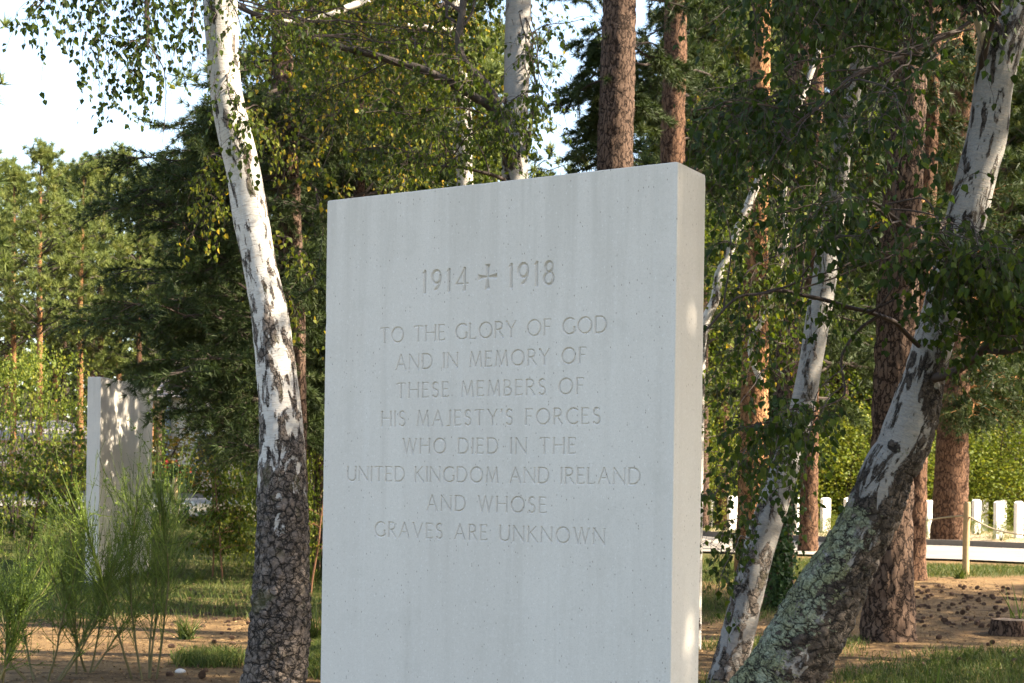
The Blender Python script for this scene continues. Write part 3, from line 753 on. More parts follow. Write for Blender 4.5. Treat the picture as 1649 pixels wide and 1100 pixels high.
# ---- the twin stemmed birch behind the slab
DM = 11.2
pb = base(830, DM)
path = [(pb + Vector((0, 0, -.1)), .13), (P(828, 700, DM), .115), (P(829, 285, DM), .102), (P(829, 230, DM), .098), (P(832, 130, DM), .098), (P(834, 36, DM), .1), (P(838, -120, DM), .09), (P(842, -420, DM), .06), (P(830, -700, DM), .02)]
birch_m = thing('silver_birch', 'dull twin stemmed birch rising behind the top of the inscribed slab', 'tree', pb, 'birches')
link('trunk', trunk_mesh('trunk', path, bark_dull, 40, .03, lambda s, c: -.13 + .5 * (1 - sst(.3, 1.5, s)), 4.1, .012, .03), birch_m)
ml = MB(); mt = MB()
mb = MB(); st2 = limb(mb, [P(829, 282, DM - .05), P(816, 236, DM - .1), P(805, 204, DM - .15), P(798, 164, DM - .2), P(773, 127, DM - .25), P(747, 98, DM - .3), P(741, 70, DM - .3), P(744, 30, DM - .3), P(748, -60, DM - .2), P(740, -200, DM)], .05, .022, 60, 10, .012)
link('branch', mb.build('branch', limb_mat, True), birch_m)
mb = MB(); b2 = limb(mb, [P(818, 225, DM - .05), P(791, 175, DM - .15), P(762, 156, DM - .25), P(707, 124, DM - .4), P(656, 105, DM - .5), P(584, 85, DM - .6), P(533, 73, DM - .7), P(489, 55, DM - .75), P(427, 29, DM - .8), P(387, 11, DM - .8), P(350, -20, DM - .8)], .038, .014, 70, 9, .012)
link('branch', mb.build('branch', limb_mat, True), birch_m)
mb = MB(); b3 = limb(mb, [P(812, 290, DM - .1), P(790, 280, DM - .3), P(745, 270, DM - .4), P(700, 265, DM - .4), P(655, 250, DM - .4)], .016, .005, 30, 6, .01)
link('branch', mb.build('branch', twig_mat, True), birch_m)
mb = MB(); b4 = limb(mb, [P(849, 250, DM - .06), P(853, 215, DM - .12), P(858, 175, DM - .12)], .018, .016, 12, 7, .006)
link('branch', mb.build('branch', limb_mat, True), birch_m)
# side boughs filling the middle of the picture
def region_boughs(mt, ml, trunk_pts, poly, n, dr, nw, L, leaf, var, per=9, r=.012, lift=.2, shape='ovate', grav=.2):
    """boughs from the trunk to points inside a photo region, each with weeping twigs"""
    for k in range(n):
        x0, y0, x1, y1 = poly[rng.integers(len(poly))]
        e = P(rng.uniform(x0, x1), rng.uniform(y0, y1), rng.uniform(*dr))
        s = trunk_pts[rng.integers(len(trunk_pts))]
        c = arch(s, e, 18, lift, .09, k * 3.3)
        tubes(mt, c[None], r, .0025, 5)
        weep(mt, ml, c[9:], nw, L, leaf, per, var, grav=grav * rng.uniform(.5, 1.3), shape=shape, up=.5)
tp = [P(836, y, DM) for y in (-60, -120, -200, -300)] + [tuple(p) for p in st2[-16:]]
region_boughs(mt, ml, tp, [(420, -60, 860, 60)], 20, (11, 13.2), 22, (.25, .7), .044, (.5, .2))
region_boughs(mt, ml, [tuple(p) for p in b2[14:]], [(420, 30, 800, 180)], 18, (10.9, 12.6), 18, (.2, .6), .042, (.52, .22), r=.007, lift=.05)
region_boughs(mt, ml, [tuple(p) for p in b2[14:]], [(420, 20, 760, 130)], 8, (9.8, 10.6), 16, (.15, .4), .042, (.5, .2), r=.006, lift=.05)
region_boughs(mt, ml, [tuple(p) for p in b3[6:]] + [tuple(p) for p in st2[:24]], [(560, 150, 860, 255)], 16, (9.8, 11.6), 18, (.15, .4), .042, (.42, .2), r=.006, lift=.05)
region_boughs(mt, ml, [P(836, y, DM) for y in (150, 80, 0)], [(850, 0, 950, 60), (850, 150, 900, 230)], 9, (10.5, 11.8), 9, (.15, .45), .042, (.35, .15), r=.006, lift=.1, per=7)
link('twigs', mt.build('twigs', twig_mat), birch_m); link('foliage', ml.build('foliage', birch_leaf), birch_m)
add_crown(birch_m, P(840, -330, DM), 1.0, 1.3)

# ---- sunlit white birch further behind, with the yellowing foliage
DN = 15.0
pn_ = base(748, DN)
path = [(pn_ + Vector((0, 0, -.1)), .12), (P(752, 600, DN), .1), (P(748, 290, DN), .088), (P(746, 180, DN), .085), (P(736, 60, DN), .078), (P(730, -40, DN), .07), (P(722, -300, DN), .045), (P(715, -520, DN), .015)]
birch_n = thing('silver_birch', 'slim bright white birch further back, above the left half of the inscribed slab', 'tree', pn_, 'birches')
link('trunk', trunk_mesh('trunk', path, bark_white, 28, .04, lambda s, c: -.04, 7.7, .01, .03), birch_n)
mb = MB(); pl = limb(mb, [P(735, 50, DN - .1), P(700, 45, DN - .8), P(655, 40, DN - 1.2)], .03, .015, 20, 6, .02)
link('branch', mb.build('branch', pale_limb, True), birch_n)
mb = MB(); pl2 = limb(mb, [P(732, -30, DN), P(640, -25, DN - 1.2), P(587, 2, DN - 1.8), P(551, 15, DN - 2), P(529, 24, DN - 2.1), P(485, 35, DN - 2.2), P(449, 33, DN - 2.3)], .04, .02, 40, 7, .015)
link('branch', mb.build('branch', pale_limb, True), birch_n)
mt, ml = MB(), MB()
tp = [P(736, y, DN) for y in (60, 0, -60, -140)]
region_boughs(mt, ml, tp, [(420, -40, 800, 120), (430, 120, 720, 300)], 44, (12.5, 17), 26, (.3, .9), .05, (.8, .18), r=.012)
link('twigs', mt.build('twigs', twig_mat), birch_n); link('foliage', ml.build('foliage', birch_leaf), birch_n)
add_crown(birch_n, P(720, -380, DN), .6, 2.2)

# ---- right: the big leaning birch crusted with lichen
DA = 9.2
rows = [(1135, 1150, 1305), (1090, 1188, 1331), (996, 1246, 1380), (893, 1317, 1421), (824, 1357, 1455), (755, 1386, 1476), (725, 1405, 1496), (660, 1432, 1514), (605, 1455, 1522), (520, 1480, 1545), (430, 1503, 1566), (345, 1524, 1591), (291, 1539, 1603), (218, 1557, 1621), (145, 1568, 1630), (91, 1576, 1643), (18, 1598, 1664), (-60, 1625, 1690)]
path = to_ground(px_path(rows, DA, 8.6))
top = path[-1][0]
path += [(top + Vector((.35, -.4, .9)), .1), (top + Vector((.7, -1.2, 2.2)), .07), (top + Vector((.8, -1.6, 3.4)), .03)]
birch_a = thing('silver_birch', 'large leaning birch with a pale green lichen crusted lower trunk, at the right', 'tree', (path[0][0].x, path[0][0].y, gz(path[0][0].x, path[0][0].y)), 'birches')
def rough_a(s, c):
    y = px_of(c)[1]
    return -.06 + .62 * sst(690, 880, y) + .34 * sst(560, 600, y) * (1 - sst(625, 665, y)) + .28 * sst(335, 348, y) * (1 - sst(380, 480, y)) + .22 * (1 - sst(60, 150, y)) * sst(20, 60, y) + .1 * mnoise.noise((5, 0, s * 3))
def lich_a(s, n_, c):
    y = px_of(c)[1]
    return max(0, -.75 * n_[0] + .45 * n_[2] - .35 * n_[1]) * sst(790, 850, y) * 1.05
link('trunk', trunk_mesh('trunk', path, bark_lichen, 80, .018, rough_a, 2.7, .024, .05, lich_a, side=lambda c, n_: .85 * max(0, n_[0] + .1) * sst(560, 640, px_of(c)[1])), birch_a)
mb = MB(); la = limb(mb, [P(1500, 612, 8.85), P(1535, 600, 8.7), P(1570, 575, 8.5), P(1600, 545, 8.3), P(1649, 510, 8.0), P(1720, 480, 7.6), P(1800, 470, 7.3)], .03, .012, 34, 8, .012)
link('branch', mb.build('branch', twig_mat, True), birch_a)
mb = MB(); lb = limb(mb, [P(1585, 562, 8.4), P(1615, 566, 8.3), P(1660, 560, 8.1), P(1740, 575, 7.9)], .02, .01, 20, 7, .01)
link('branch', mb.build('branch', twig_mat, True), birch_a)
mb = MB(); lc = limb(mb, [P(1480, 557, 8.85), P(1445, 522, 8.6), P(1414, 508, 8.4), P(1373, 496, 8.2), P(1303, 478, 8.0), P(1259, 466, 7.9), P(1224, 473, 7.8), P(1180, 483, 7.7), P(1136, 532, 7.6)], .016, .006, 50, 6, .012)
link('branch', mb.build('branch', twig_mat, True), birch_a)
mb = MB(); ld = limb(mb, [P(1418, 508, 8.4), P(1388, 530, 8.35), P(1359, 563, 8.3), P(1354, 587, 8.3), P(1360, 636, 8.25), P(1314, 660, 8.1), P(1276, 684, 8.0)], .011, .004, 40, 6, .01)
link('branch', mb.build('branch', twig_mat, True), birch_a)
mb = MB(); le = limb(mb, [P(1578, 95, 8.75), P(1583, 60, 8.6), P(1570, 20, 8.5), P(1560, -40, 8.4)], .028, .018, 20, 8, .01)
link('branch', mb.build('branch', pale_limb, True), birch_a)
mb = MB(); lf = limb(mb, [P(1582, 110, 8.65), P(1592, 60, 8.5), P(1608, 10, 8.4), P(1615, -60, 8.2)], .022, .014, 20, 8, .01)
link('branch', mb.build('branch', twig_mat, True), birch_a)
mb = MB(); lg = limb(mb, [P(1565, 30, 8.4), P(1553, 44, 8.3), P(1465, 84, 8.0), P(1389, 116, 7.7), P(1324, 164, 7.5), P(1273, 211, 7.3), P(1240, 260, 7.2)], .014, .004, 44, 6, .02)
link('branch', mb.build('branch', twig_mat, True), birch_a)
mb = MB(); lh = limb(mb, [P(1530, 350, 8.8), P(1500, 375, 8.5), P(1469, 367, 8.3), P(1430, 342, 8.1), P(1396, 320, 8)], .02, .006, 30, 7, .012)
link('branch', mb.build('branch', twig_mat, True), birch_a)
mt, ml = MB(), MB()
VA = (.35, .2)
tpA = [tuple(p) for p in le[8:]] + [tuple(p) for p in lf[8:]] + [tuple(top + Vector((.1, 0, .4)))] * 6
region_boughs(mt, ml, tpA, [(1140, -120, 1540, 30)], 26, (6.2, 9.5), 17, (.3, .85), .052, VA, r=.01)
region_boughs(mt, ml, [tuple(p) for p in lg[6:]], [(1150, 60, 1500, 260)], 14, (6.4, 8.6), 13, (.2, .6), .052, VA, r=.006, lift=.05)
region_boughs(mt, ml, [tuple(p) for p in lh[6:]] + [tuple(p) for p in lc[10:]], [(1160, 230, 1500, 430), (1500, 370, 1649, 450)], 17, (6.6, 8.6), 12, (.2, .5), .052, (.42, .2), r=.006, lift=.05)
region_boughs(mt, ml, [tuple(p) for p in la[6:]] + [tuple(p) for p in lb], [(1490, 380, 1680, 560)], 18, (7.2, 8.6), 14, (.15, .45), .052, (.5, .2), r=.006, lift=.05)
region_boughs(mt, ml, [tuple(p) for p in ld[10:]], [(1180, 650, 1300, 730)], 4, (7.2, 8.2), 15, (.15, .5), .05, (.6, .2), r=.004, lift=.03)
weep(mt, ml, lc[14:], 26, (.12, .4), .048, 7, VA); weep(mt, ml, la[4:], 18, (.1, .3), .05, 6, (.5, .2)); weep(mt, ml, ld[8:], 10, (.08, .25), .05, 6, VA)
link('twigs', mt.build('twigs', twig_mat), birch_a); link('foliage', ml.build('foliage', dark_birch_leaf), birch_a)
add_crown(birch_a, top + Vector((.8, -1.6, 2.4)), .62, 3.0)

# ---- right: the slimmer leaning birch beside the slab
DB = 10.2
rows = [(1110, 1135, 1205), (1066, 1148, 1208), (996, 1168, 1222), (893, 1193, 1246), (806, 1222, 1273), (740, 1245, 1291), (674, 1267, 1309), (587, 1286, 1324), (518, 1296, 1336), (449, 1308, 1347), (397, 1315, 1352), (327, 1330, 1364), (236, 1342, 1371), (145, 1360, 1387), (55, 1382, 1408), (-40, 1405, 1430)]
path = to_ground(px_path(rows, DB))
topb = path[-1][0]; path += [(topb + Vector((.3, 0, 1.2)), .04), (topb + Vector((.5, 0, 2.6)), .015)]
birch_b = thing('silver_birch', 'slim grey white birch leaning right, next to the right edge of the inscribed slab', 'tree', (path[0][0].x, path[0][0].y, gz(path[0][0].x, path[0][0].y)), 'birches')
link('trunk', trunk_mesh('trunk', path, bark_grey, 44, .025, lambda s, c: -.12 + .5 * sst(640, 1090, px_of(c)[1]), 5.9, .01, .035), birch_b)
mt, ml = MB(), MB()
mb = MB(); lk = limb(mb, [P(1375, 190, DB), P(1338, 182, 9.8), P(1291, 171, 9.4), P(1225, 162, 9), P(1120, 178, 8.5)], .014, .005, 34, 6, .012)
link('branch', mb.build('branch', twig_mat, True), birch_b)
mb = MB(); lm_ = limb(mb, [P(1345, 280, DB), P(1284, 244, 9.8), P(1229, 222, 9.4), P(1142, 218, 9)], .011, .004, 30, 6, .012)
link('branch', mb.build('branch', twig_mat, True), birch_b)
region_boughs(mt, ml, [tuple(p) for p in lk[8:]] + [tuple(p) for p in lm_[8:]], [(1110, 100, 1400, 330)], 22, (8.5, 10.6), 15, (.2, .6), .05, (.42, .2), r=.006, lift=.05)
region_boughs(mt, ml, [P(1400, -20, DB), P(1380, 60, DB)], [(1135, -60, 1500, 100)], 22, (8.5, 11), 18, (.3, .7), .05, (.45, .2), r=.009)
# drooping sprays low beside the slab
for (x0, y0, x1, y1, n) in [(1240, 560, 1150, 600, 14), (1255, 640, 1175, 690, 16), (1240, 720, 1185, 760, 22), (1235, 780, 1150, 800, 20), (1225, 850, 1140, 880, 22), (1285, 690, 1250, 720, 22), (1270, 760, 1240, 800, 16), (1215, 880, 1160, 940, 14)]:
    c = arch(P((x0 + 1290) / 2 if y0 < 700 else x0, y0 - 10, DB - .1), P(x1, y1, rng.uniform(8.2, 9.4)), 14, .12, .04, x0)
    tubes(mt, c[None], .006, .002, 4); weep(mt, ml, c[5:], n, (.15, .5), .05, 8, (.5, .2))
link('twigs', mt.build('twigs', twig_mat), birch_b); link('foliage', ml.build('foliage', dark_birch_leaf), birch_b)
add_crown(birch_b, topb + Vector((.3, 0, .6)), .9, 4.0)

# ---- thin crooked white birch at the slab's edge
DC = 12.0
pc = base(1120, DC)
path = [(pc + Vector((0, 0, -.1)), .05), (P(1124, 760, DC), .045), (P(1128, 600, DC), .042), (P(1134, 525, DC), .04), (P(1151, 483, DC), .038), (P(1158, 440, DC), .037), (P(1172, 414, DC), .036), (P(1180, 390, DC), .036), (P(1205, 330, DC), .034), (P(1226, 280, DC), .032), (P(1247, 236, DC), .03), (P(1280, 180, DC), .028), (P(1298, 138, DC), .027), (P(1338, 18, DC), .023), (P(1370, -120, DC), .012)]
birch_c = thing('silver_birch', 'thin crooked white birch stem emerging beside the slab, bending to the right', 'tree', pc, 'birches')
link('trunk', trunk_mesh('trunk', path, bark_white, 20, .03, lambda s, c: -.05, 9.2, .005, .06), birch_c)
mb = MB(); ln_ = limb(mb, [P(1226, 620, DC), P(1208, 560, DC), P(1228, 520, DC), P(1253, 462, DC), P(1252, 440, DC), P(1262, 412, DC), P(1266, 370, DC), P(1262, 320, DC), P(1275, 250, DC)], .026, .016, 40, 7, .012)
link('branch', mb.build('branch', pale_limb, True), birch_c)
mt, ml = MB(), MB()
region_boughs(mt, ml, [tuple(p) for p in ln_[20:]] + [P(1298, 138, DC), P(1247, 236, DC)], [(1130, 120, 1420, 420), (1140, 420, 1290, 640)], 34, (10.8, 13.2), 16, (.2, .6), .05, (.5, .25), r=.006, lift=.08)
link('twigs', mt.build('twigs', twig_mat), birch_c); link('foliage', ml.build('foliage', birch_leaf), birch_c)

# ------------------------------------------------------------------ pines near the camera
def pine_shoots(mbt, mbn, limb_pts, n, L=(.25, .6), need=.085, wd=.0075, per=5, nn_=22, var=(.4, .18), droop=.06, up=.35):
    """twigs off a limb carrying bottle-brush tufts of needles"""
    roots = np.asarray(limb_pts); i = rng.integers(0, len(roots), n)
    d0 = rng.normal(size=(n, 3)); d0[:, 2] = up * rng.uniform(-.6, 1.2, n)
    i2 = np.clip(i, 0, len(roots) - 2); d0 += nrm(roots[i2 + 1] - roots[i2]) * .9
    S = strings(roots[i], d0, rng.uniform(*L, n), 7, droop, .12)
    tubes(mbt, S, .006, .003, 3)
    k = np.linspace(2, 6, per).astype(int)
    c = S[:, k].reshape(-1, 3); d = nrm(S[:, k] - S[:, k - 1]).reshape(-1, 3)
    vv = np.repeat(np.clip(rng.normal(var[0], var[1], n), 0, 1), per)
    tufts(mbn, c, d, nn_, need, wd, vv, 1.0)
def pine_limbs(mbt, mbn, tr, regions, n, dr, nsh, r=.03, lift=.1, **kw):
    for k in range(n):
        x0, y0, x1, y1 = regions[k % len(regions)]
        e = P(rng.uniform(x0, x1), rng.uniform(y0, y1), rng.uniform(*dr)); s = tr(e)
        c = arch(s, e, 16, lift * rng.uniform(-.5, 1.2), .08, k * 1.7)
        tubes(mbt, c[None], r, .005, 5)
        pine_shoots(mbt, mbn, c[6:], nsh, **kw)
# dark bushy pine left of the birch, overhanging the second slab
DP = 15.5
pp = base(470, DP)
pine_d = thing('pine_tree', 'dark dense pine whose low boughs hang in front of the far left slab', 'tree', pp, 'pines')
path = [(pp + Vector((0, 0, -.1)), .17), (P(472, 700, DP), .15), (P(468, 400, DP), .13), (P(455, 100, DP), .11), (P(440, -200, DP), .08), (P(430, -420, DP), .03)]
link('trunk', trunk_mesh('trunk', path, bark_pine, 28, .05, lambda s, c: 1, 3.3, .012, .04, pscale=(16, 16, 5)), pine_d)
mt, mn = MB(), MB()
def trD(e):
    x, y = px_of(e); return P(465, min(720, max(-150, y - rng.uniform(-40, 60))), DP)
regs = [(200, 230, 330, 330), (130, 330, 330, 430), (150, 420, 330, 520), (170, 500, 340, 600), (235, 590, 380, 690), (330, 90, 400, 230), (260, 180, 370, 260), (300, 240, 420, 400), (340, 640, 420, 720), (300, 430, 430, 620), (470, 330, 530, 520), (430, 60, 560, 260), (250, 560, 330, 640), (140, 400, 240, 560)]
pine_limbs(mt, mn, trD, regs, 66, (13.4, 16.8), 26, r=.02, need=.095, wd=.009)
pine_limbs(mt, mn, trD, [(330, 240, 470, 420), (260, 300, 440, 520), (380, 150, 520, 330)], 18, (16.5, 19), 22, r=.02, need=.1, wd=.011)  # deeper boughs added to keep sun off the second slab
pine_limbs(mt, mn, trD, [(400, 430, 520, 700)], 34, (18.6, 20.4), 30, r=.02, need=.1, wd=.011)  # more added boughs blocking the sun from the second slab
link('branches', mt.build('branches', twig_mat), pine_d); link('crown', mn.build('crown', needle), pine_d)

def pine_trunk(name, x0, d, rows, mat, label, seed, M=36, group='pines', plate=.016):
    pb = base(x0, d)
    path = [(pb + Vector((0, 0, -.12)), rows[0][2] * .5 * d / FPX * 1.08)] + [(P(x, y, d), wd * .5 * d / FPX) for x, y, wd in rows]
    t = thing('pine_tree', label, 'tree', pb, group)
    link('trunk', trunk_mesh('trunk', path, mat, M, .045, lambda s, c: 1, seed, plate, .04, pscale=(14, 14, 4), flare=.12), t)
    return t
def pine_top(t, loc, n, Rr, Hh, seed, nsh=16, need=.1, wd=.012, mat=None):
    """needle crown carried on limbs above loc"""
    mt, mn = MB(), MB()
    for k in range(n):
        z = rng.uniform(0, 1) * Hh; an = rng.uniform(0, 6.283); r = Rr * rng.uniform(.4, 1) * (1 - .6 * z / Hh)
        c = arch(loc + Vector((0, 0, z)), loc + Vector((math.cos(an) * r, math.sin(an) * r, z + rng.uniform(-.3, .5))), 12, .08, .1, seed + k)
        tubes(mt, c[None], .035, .006, 5); pine_shoots(mt, mn, c[4:], nsh, need=need, wd=wd, nn_=16)
    link('branches', mt.build('branches', red_limb), t); link('crown', mn.build('crown', mat or needle), t)

# tall pine behind the slab's right half
pA = pine_trunk('pine', 985, 17, [(985, 900, 74), (990, 270, 58), (993, 180, 57), (996, 60, 54), (999, -80, 50), (1004, -400, 40), (1008, -800, 10)], bark_pine, 'stout dark pine trunk above the right half of the inscribed slab', 11.0)
mt, mn = MB(), MB()
pine_limbs(mt, mn, lambda e: P(990, min(260, max(-300, px_of(e)[1] - 30)), 17), [(925, 220, 975, 280), (910, 140, 965, 165), (925, 60, 970, 110), (890, -60, 980, 20), (1010, 150, 1080, 280), (1000, -40, 1120, 60), (1020, 60, 1110, 130), (935, 170, 975, 210)], 26, (17.2, 18.6), 14, r=.018, need=.1, wd=.012, L=(.15, .4))
link('branches', mt.build('branches', twig_mat), pA); link('crown', mn.build('crown', needle), pA)
pB = pine_trunk('pine', 1080, 21, [(1078, 900, 52), (1083, 270, 40), (1086, 130, 38), (1088, 0, 36), (1090, -300, 28), (1092, -600, 8)], bark_red, 'thinner pine trunk just right of the stout one above the slab corner', 12.0)
mt, mn = MB(), MB()
pine_limbs(mt, mn, lambda e: P(1087, min(260, max(-300, px_of(e)[1] - 30)), 21), [(1010, 60, 1080, 200), (1040, -60, 1180, 140), (1090, 140, 1170, 260), (1110, 200, 1200, 330)], 30, (21.2, 23), 16, r=.02, need=.12, wd=.014)
link('branches', mt.build('branches', twig_mat), pB); link('crown', mn.build('crown', needle), pB)
pC = pine_trunk('pine', 1212, 19, [(1210, 900, 50), (1214, 700, 46), (1217, 500, 40), (1220, 300, 34), (1223, 140, 32), (1227, 0, 30), (1232, -200, 26), (1240, -500, 8)], bark_orange, 'orange barked sunlit pine standing between the slab and the slim leaning birch', 13.0)
mb = MB(); limb(mb, [P(1218, 228, 19), P(1195, 210, 18.6), P(1178, 196, 18.2), P(1167, 190, 18)], .075, .05, 14, 8, .02)
link('broken_branch', mb.build('broken_branch', red_limb, True), pC)
pine_top(pC, P(1234, -330, 19), 22, 2.6, 3.5, 5)
pD = pine_trunk('pine', 1260, 15.5, [(1252, 930, 46), (1262, 700, 40), (1272, 500, 36), (1280, 300, 34), (1290, 0, 30), (1300, -300, 20)], bark_pine, 'dark ivy draped pine trunk behind the slim leaning birch', 14.0)
pE = pine_trunk('pine', 1428, 12.6, [(1430, 1000, 82), (1432, 880, 72), (1438, 700, 68), (1446, 500, 66), (1454, 300, 62), (1462, 100, 58), (1470, -100, 52), (1480, -500, 30)], bark_pine, 'broad dark pine trunk right behind the lichen crusted birch', 15.0, 52, plate=.02)
pF = pine_trunk('pine', 1472, 18.0, [(1470, 920, 40), (1474, 800, 35), (1480, 600, 33), (1488, 400, 32), (1496, 200, 30), (1502, 0, 28), (1510, -300, 14)], bark_red, 'slim reddish pine trunk close beside the broad dark pine', 16.0)
pG = pine_trunk('pine', 1530, 28, [(1530, 840, 56), (1533, 740, 52), (1537, 600, 48), (1542, 400, 44), (1548, 200, 40), (1556, 0, 36), (1566, -200, 22)], bark_red, 'red brown pine standing on the verge in front of the headstones', 17.0)
pH = pine_trunk('pine', 1302, 24, [(1302, 850, 30), (1304, 700, 27), (1308, 500, 25), (1312, 300, 24), (1316, 0, 22), (1320, -200, 12)], bark_red, 'slender pine trunk by the road between the two leaning birches', 18.0)
for t, x, d, n in ((pE, 1472, 12.6, 18), (pF, 1506, 18, 18), (pG, 1560, 28, 20), (pH, 1318, 24, 16)):
    pine_top(t, P(x, -250 if d < 20 else -160, d), n, 2.6, 3.0, d)
mt, mn = MB(), MB()
pine_limbs(mt, mn, lambda e: P(1545, px_of(e)[1] - 20, 28), [(1440, -20, 1640, 300), (1560, 540, 1660, 700), (1560, 300, 1649, 540)], 34, (25, 30), 22, r=.03, need=.14, wd=.018, L=(.4, .9))
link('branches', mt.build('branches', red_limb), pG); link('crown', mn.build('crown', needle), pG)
mt, mn = MB(), MB()
pine_limbs(mt, mn, lambda e: P(1487, px_of(e)[1] - 20, 18), [(1340, 100, 1560, 420), (1380, 340, 1440, 420)], 24, (16, 19.5), 18, r=.025, need=.12, wd=.014)
link('branches', mt.build('branches', red_limb), pF); link('crown', mn.build('crown', needle), pF)
mt, mn = MB(), MB()
pine_limbs(mt, mn, lambda e: P(1310, px_of(e)[1] - 20, 24), [(1340, 440, 1470, 690), (1150, 100, 1300, 420), (1150, 420, 1280, 640)], 34, (22, 26), 18, r=.025, need=.13, wd=.016)
link('branches', mt.build('branches', twig_mat), pH); link('crown', mn.build('crown', needle), pH)
# ivy on the dark trunk
ml = MB(); mt = MB()
n = 2600; yy = rng.uniform(640, 985, n); k = np.clip((yy - 560) / 420, 0, 1)
c = np.array([tuple(P(1262 - .02 * (y - 700) + rng.normal() * 13, y, 15.5 - .18 - abs(rng.normal()) * .14)) for y in yy])
leaf_mesh(ml, c, rng.normal(size=(n, 3)) * .5 + np.array([0, -.4, -.7]), rng.normal(size=(n, 3)) + np.array([0, -1.2, .3]), .06 * rng.uniform(.6, 1.2, n), rng.random(n), 'quad')
link('ivy', ml.build('ivy', ivy_leaf), pD)

# ------------------------------------------------------------------ far trees, built once per kind and copied
def make_pine(h, crown0, Rr, nl, seed, mat, bark, nsh=9):
    t = thing('pine_tree', 'x', 'tree')
    path = [(Vector((0, 0, -.2)), .2), (Vector((.05, 0, h * .3)), .16), (Vector((.15, .05, h * .6)), .13), (Vector((.1, .1, h * .85)), .08), (Vector((.1, .1, h)), .02)]
    link('trunk', trunk_mesh('trunk', path, bark, 12, .25, None, seed, 0, .08), t)
    mt, mn = MB(), MB()
    for k in range(nl):
        f = rng.uniform(crown0, 1) ; z = f * h; an = rng.uniform(0, 6.283)
        prof = math.sin(math.pi * min(1, (f - crown0) / (1 - crown0) * .75 + .28)) ** .8
        r = Rr * prof * rng.uniform(.5, 1.1)
        c = arch((.1, .05, z - .3), (math.cos(an) * r, math.sin(an) * r, z + rng.uniform(-.2, .9) * r * .5), 8, .05, .25, seed + k)
        tubes(mt, c[None], .05, .012, 4)
        S = c[3:][rng.integers(0, 5, nsh)] + rng.normal(size=(nsh, 3)) * np.array([.38, .38, .24])
        tufts(mn, S, np.tile([0, 0, 1.0], (nsh, 1)), 34, .34, .045, np.clip(rng.normal(.5 + .25 * (f - .7), .2, nsh), 0, 1), 1.5)
    link('branches', mt.build('branches', limb_mat), t); link('crown', mn.build('crown', mat), t)
    return t
def make_bush(h, Rr, n_cl, per, leaf, mat, name='bush', stems=9, shape='quad'):
    t = thing(name, 'x', 'bush')
    mt, ml = MB(), MB()
    for k in range(stems):
        an = rng.uniform(0, 6.283); r = Rr * rng.uniform(.2, .7)
        c = arch((0, 0, -.05), (math.cos(an) * r, math.sin(an) * r, h * rng.uniform(.6, .95)), 10, .05, .08, k)
        tubes(mt, c[None], .022, .005, 5)
    u = rng.random(n_cl) ** .45; an = rng.uniform(0, 6.283, n_cl); zz = rng.uniform(.08, 1, n_cl)
    pr = np.sqrt(np.clip(1 - (zz * 1.02 - .38) ** 2 / .42, .05, 1))
    C = np.stack([np.cos(an) * u * Rr * pr, np.sin(an) * u * Rr * pr, zz * h], -1)
    lump = np.array([mnoise.noise((p[0] * 1.3 + h, p[1] * 1.3, p[2] * 1.3)) for p in C]); C *= (1 + .3 * lump)[:, None]; C[:, 2] = np.abs(C[:, 2])
    c = np.repeat(C, per, 0) + rng.normal(size=(n_cl * per, 3)) * .11
    m = len(c)
    leaf_mesh(ml, c, rng.normal(size=(m, 3)) + np.array([0, 0, -.35]), rng.normal(size=(m, 3)) + np.array([0, 0, .9]), leaf * rng.uniform(.6, 1.2, m), np.clip(np.repeat(rng.normal(.5, .2, n_cl), per) + rng.normal(size=m) * .1, 0, 1), shape)
    link('stems', mt.build('stems', twig_mat), t); link('foliage', ml.build('foliage', mat), t)
    return t
def make_broadleaf(h, Rr, seed, mat, nl=40, f0=.18, leaf=.125, npl=150):
    t = thing('broadleaf_tree', 'x', 'tree')
    path = [(Vector((0, 0, -.2)), .16), (Vector((.1, 0, h * .35)), .12), (Vector((-.05, .1, h * .7)), .07), (Vector((0, 0, h * .95)), .02)]
    link('trunk', trunk_mesh('trunk', path, bark_dull, 12, .2, lambda s, c: 0, seed, 0, .08), t)
    mt, ml = MB(), MB()
    for k in range(nl):
        f = rng.uniform(f0, 1); an = rng.uniform(0, 6.283); r = Rr * math.sin(math.pi * (.2 + .75 * (f - f0 * .9) / (1 - f0 * .9))) ** .7 * rng.uniform(.5, 1.1)
        c = arch((0, 0, f * h * .85), (math.cos(an) * r, math.sin(an) * r, f * h), 9, .12, .2, seed + k)
        tubes(mt, c[None], .03, .006, 4)
        n = npl; S = c[3:][rng.integers(0, 6, n)] + rng.normal(size=(n, 3)) * .34
        leaf_mesh(ml, S, rng.normal(size=(n, 3)) + np.array([0, 0, -.6]), rng.normal(size=(n, 3)) + np.array([0, 0, .6]), leaf * rng.uniform(.6, 1.2, n), np.clip(rng.normal(.5, .22, n), 0, 1), 'quad')
    link('branches', mt.build('branches', twig_mat), t); link('crown', ml.build('crown', mat), t)
    return t
PROTO = {
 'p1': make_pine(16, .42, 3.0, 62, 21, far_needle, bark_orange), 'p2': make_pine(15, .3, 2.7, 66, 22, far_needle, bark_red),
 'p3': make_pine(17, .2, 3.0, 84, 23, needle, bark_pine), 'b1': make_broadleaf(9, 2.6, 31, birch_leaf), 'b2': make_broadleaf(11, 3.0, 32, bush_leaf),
 'b3': make_broadleaf(14, 3.0, 33, bush_leaf, 46, .56, .17, 190),  # high dense crown shaped for the unseen shade trees
 's1': make_bush(2.4, 1.5, 420, 18, .066, bush_leaf), 's2': make_bush(1.7, 1.3, 380, 18, .058, bush_leaf), 's3': make_bush(2.4, 1.5, 190, 16, .066, bush_leaf, stems=14), 'h1': make_bush(1.1, 1.2, 170, 14, .07, hedge_leaf)}
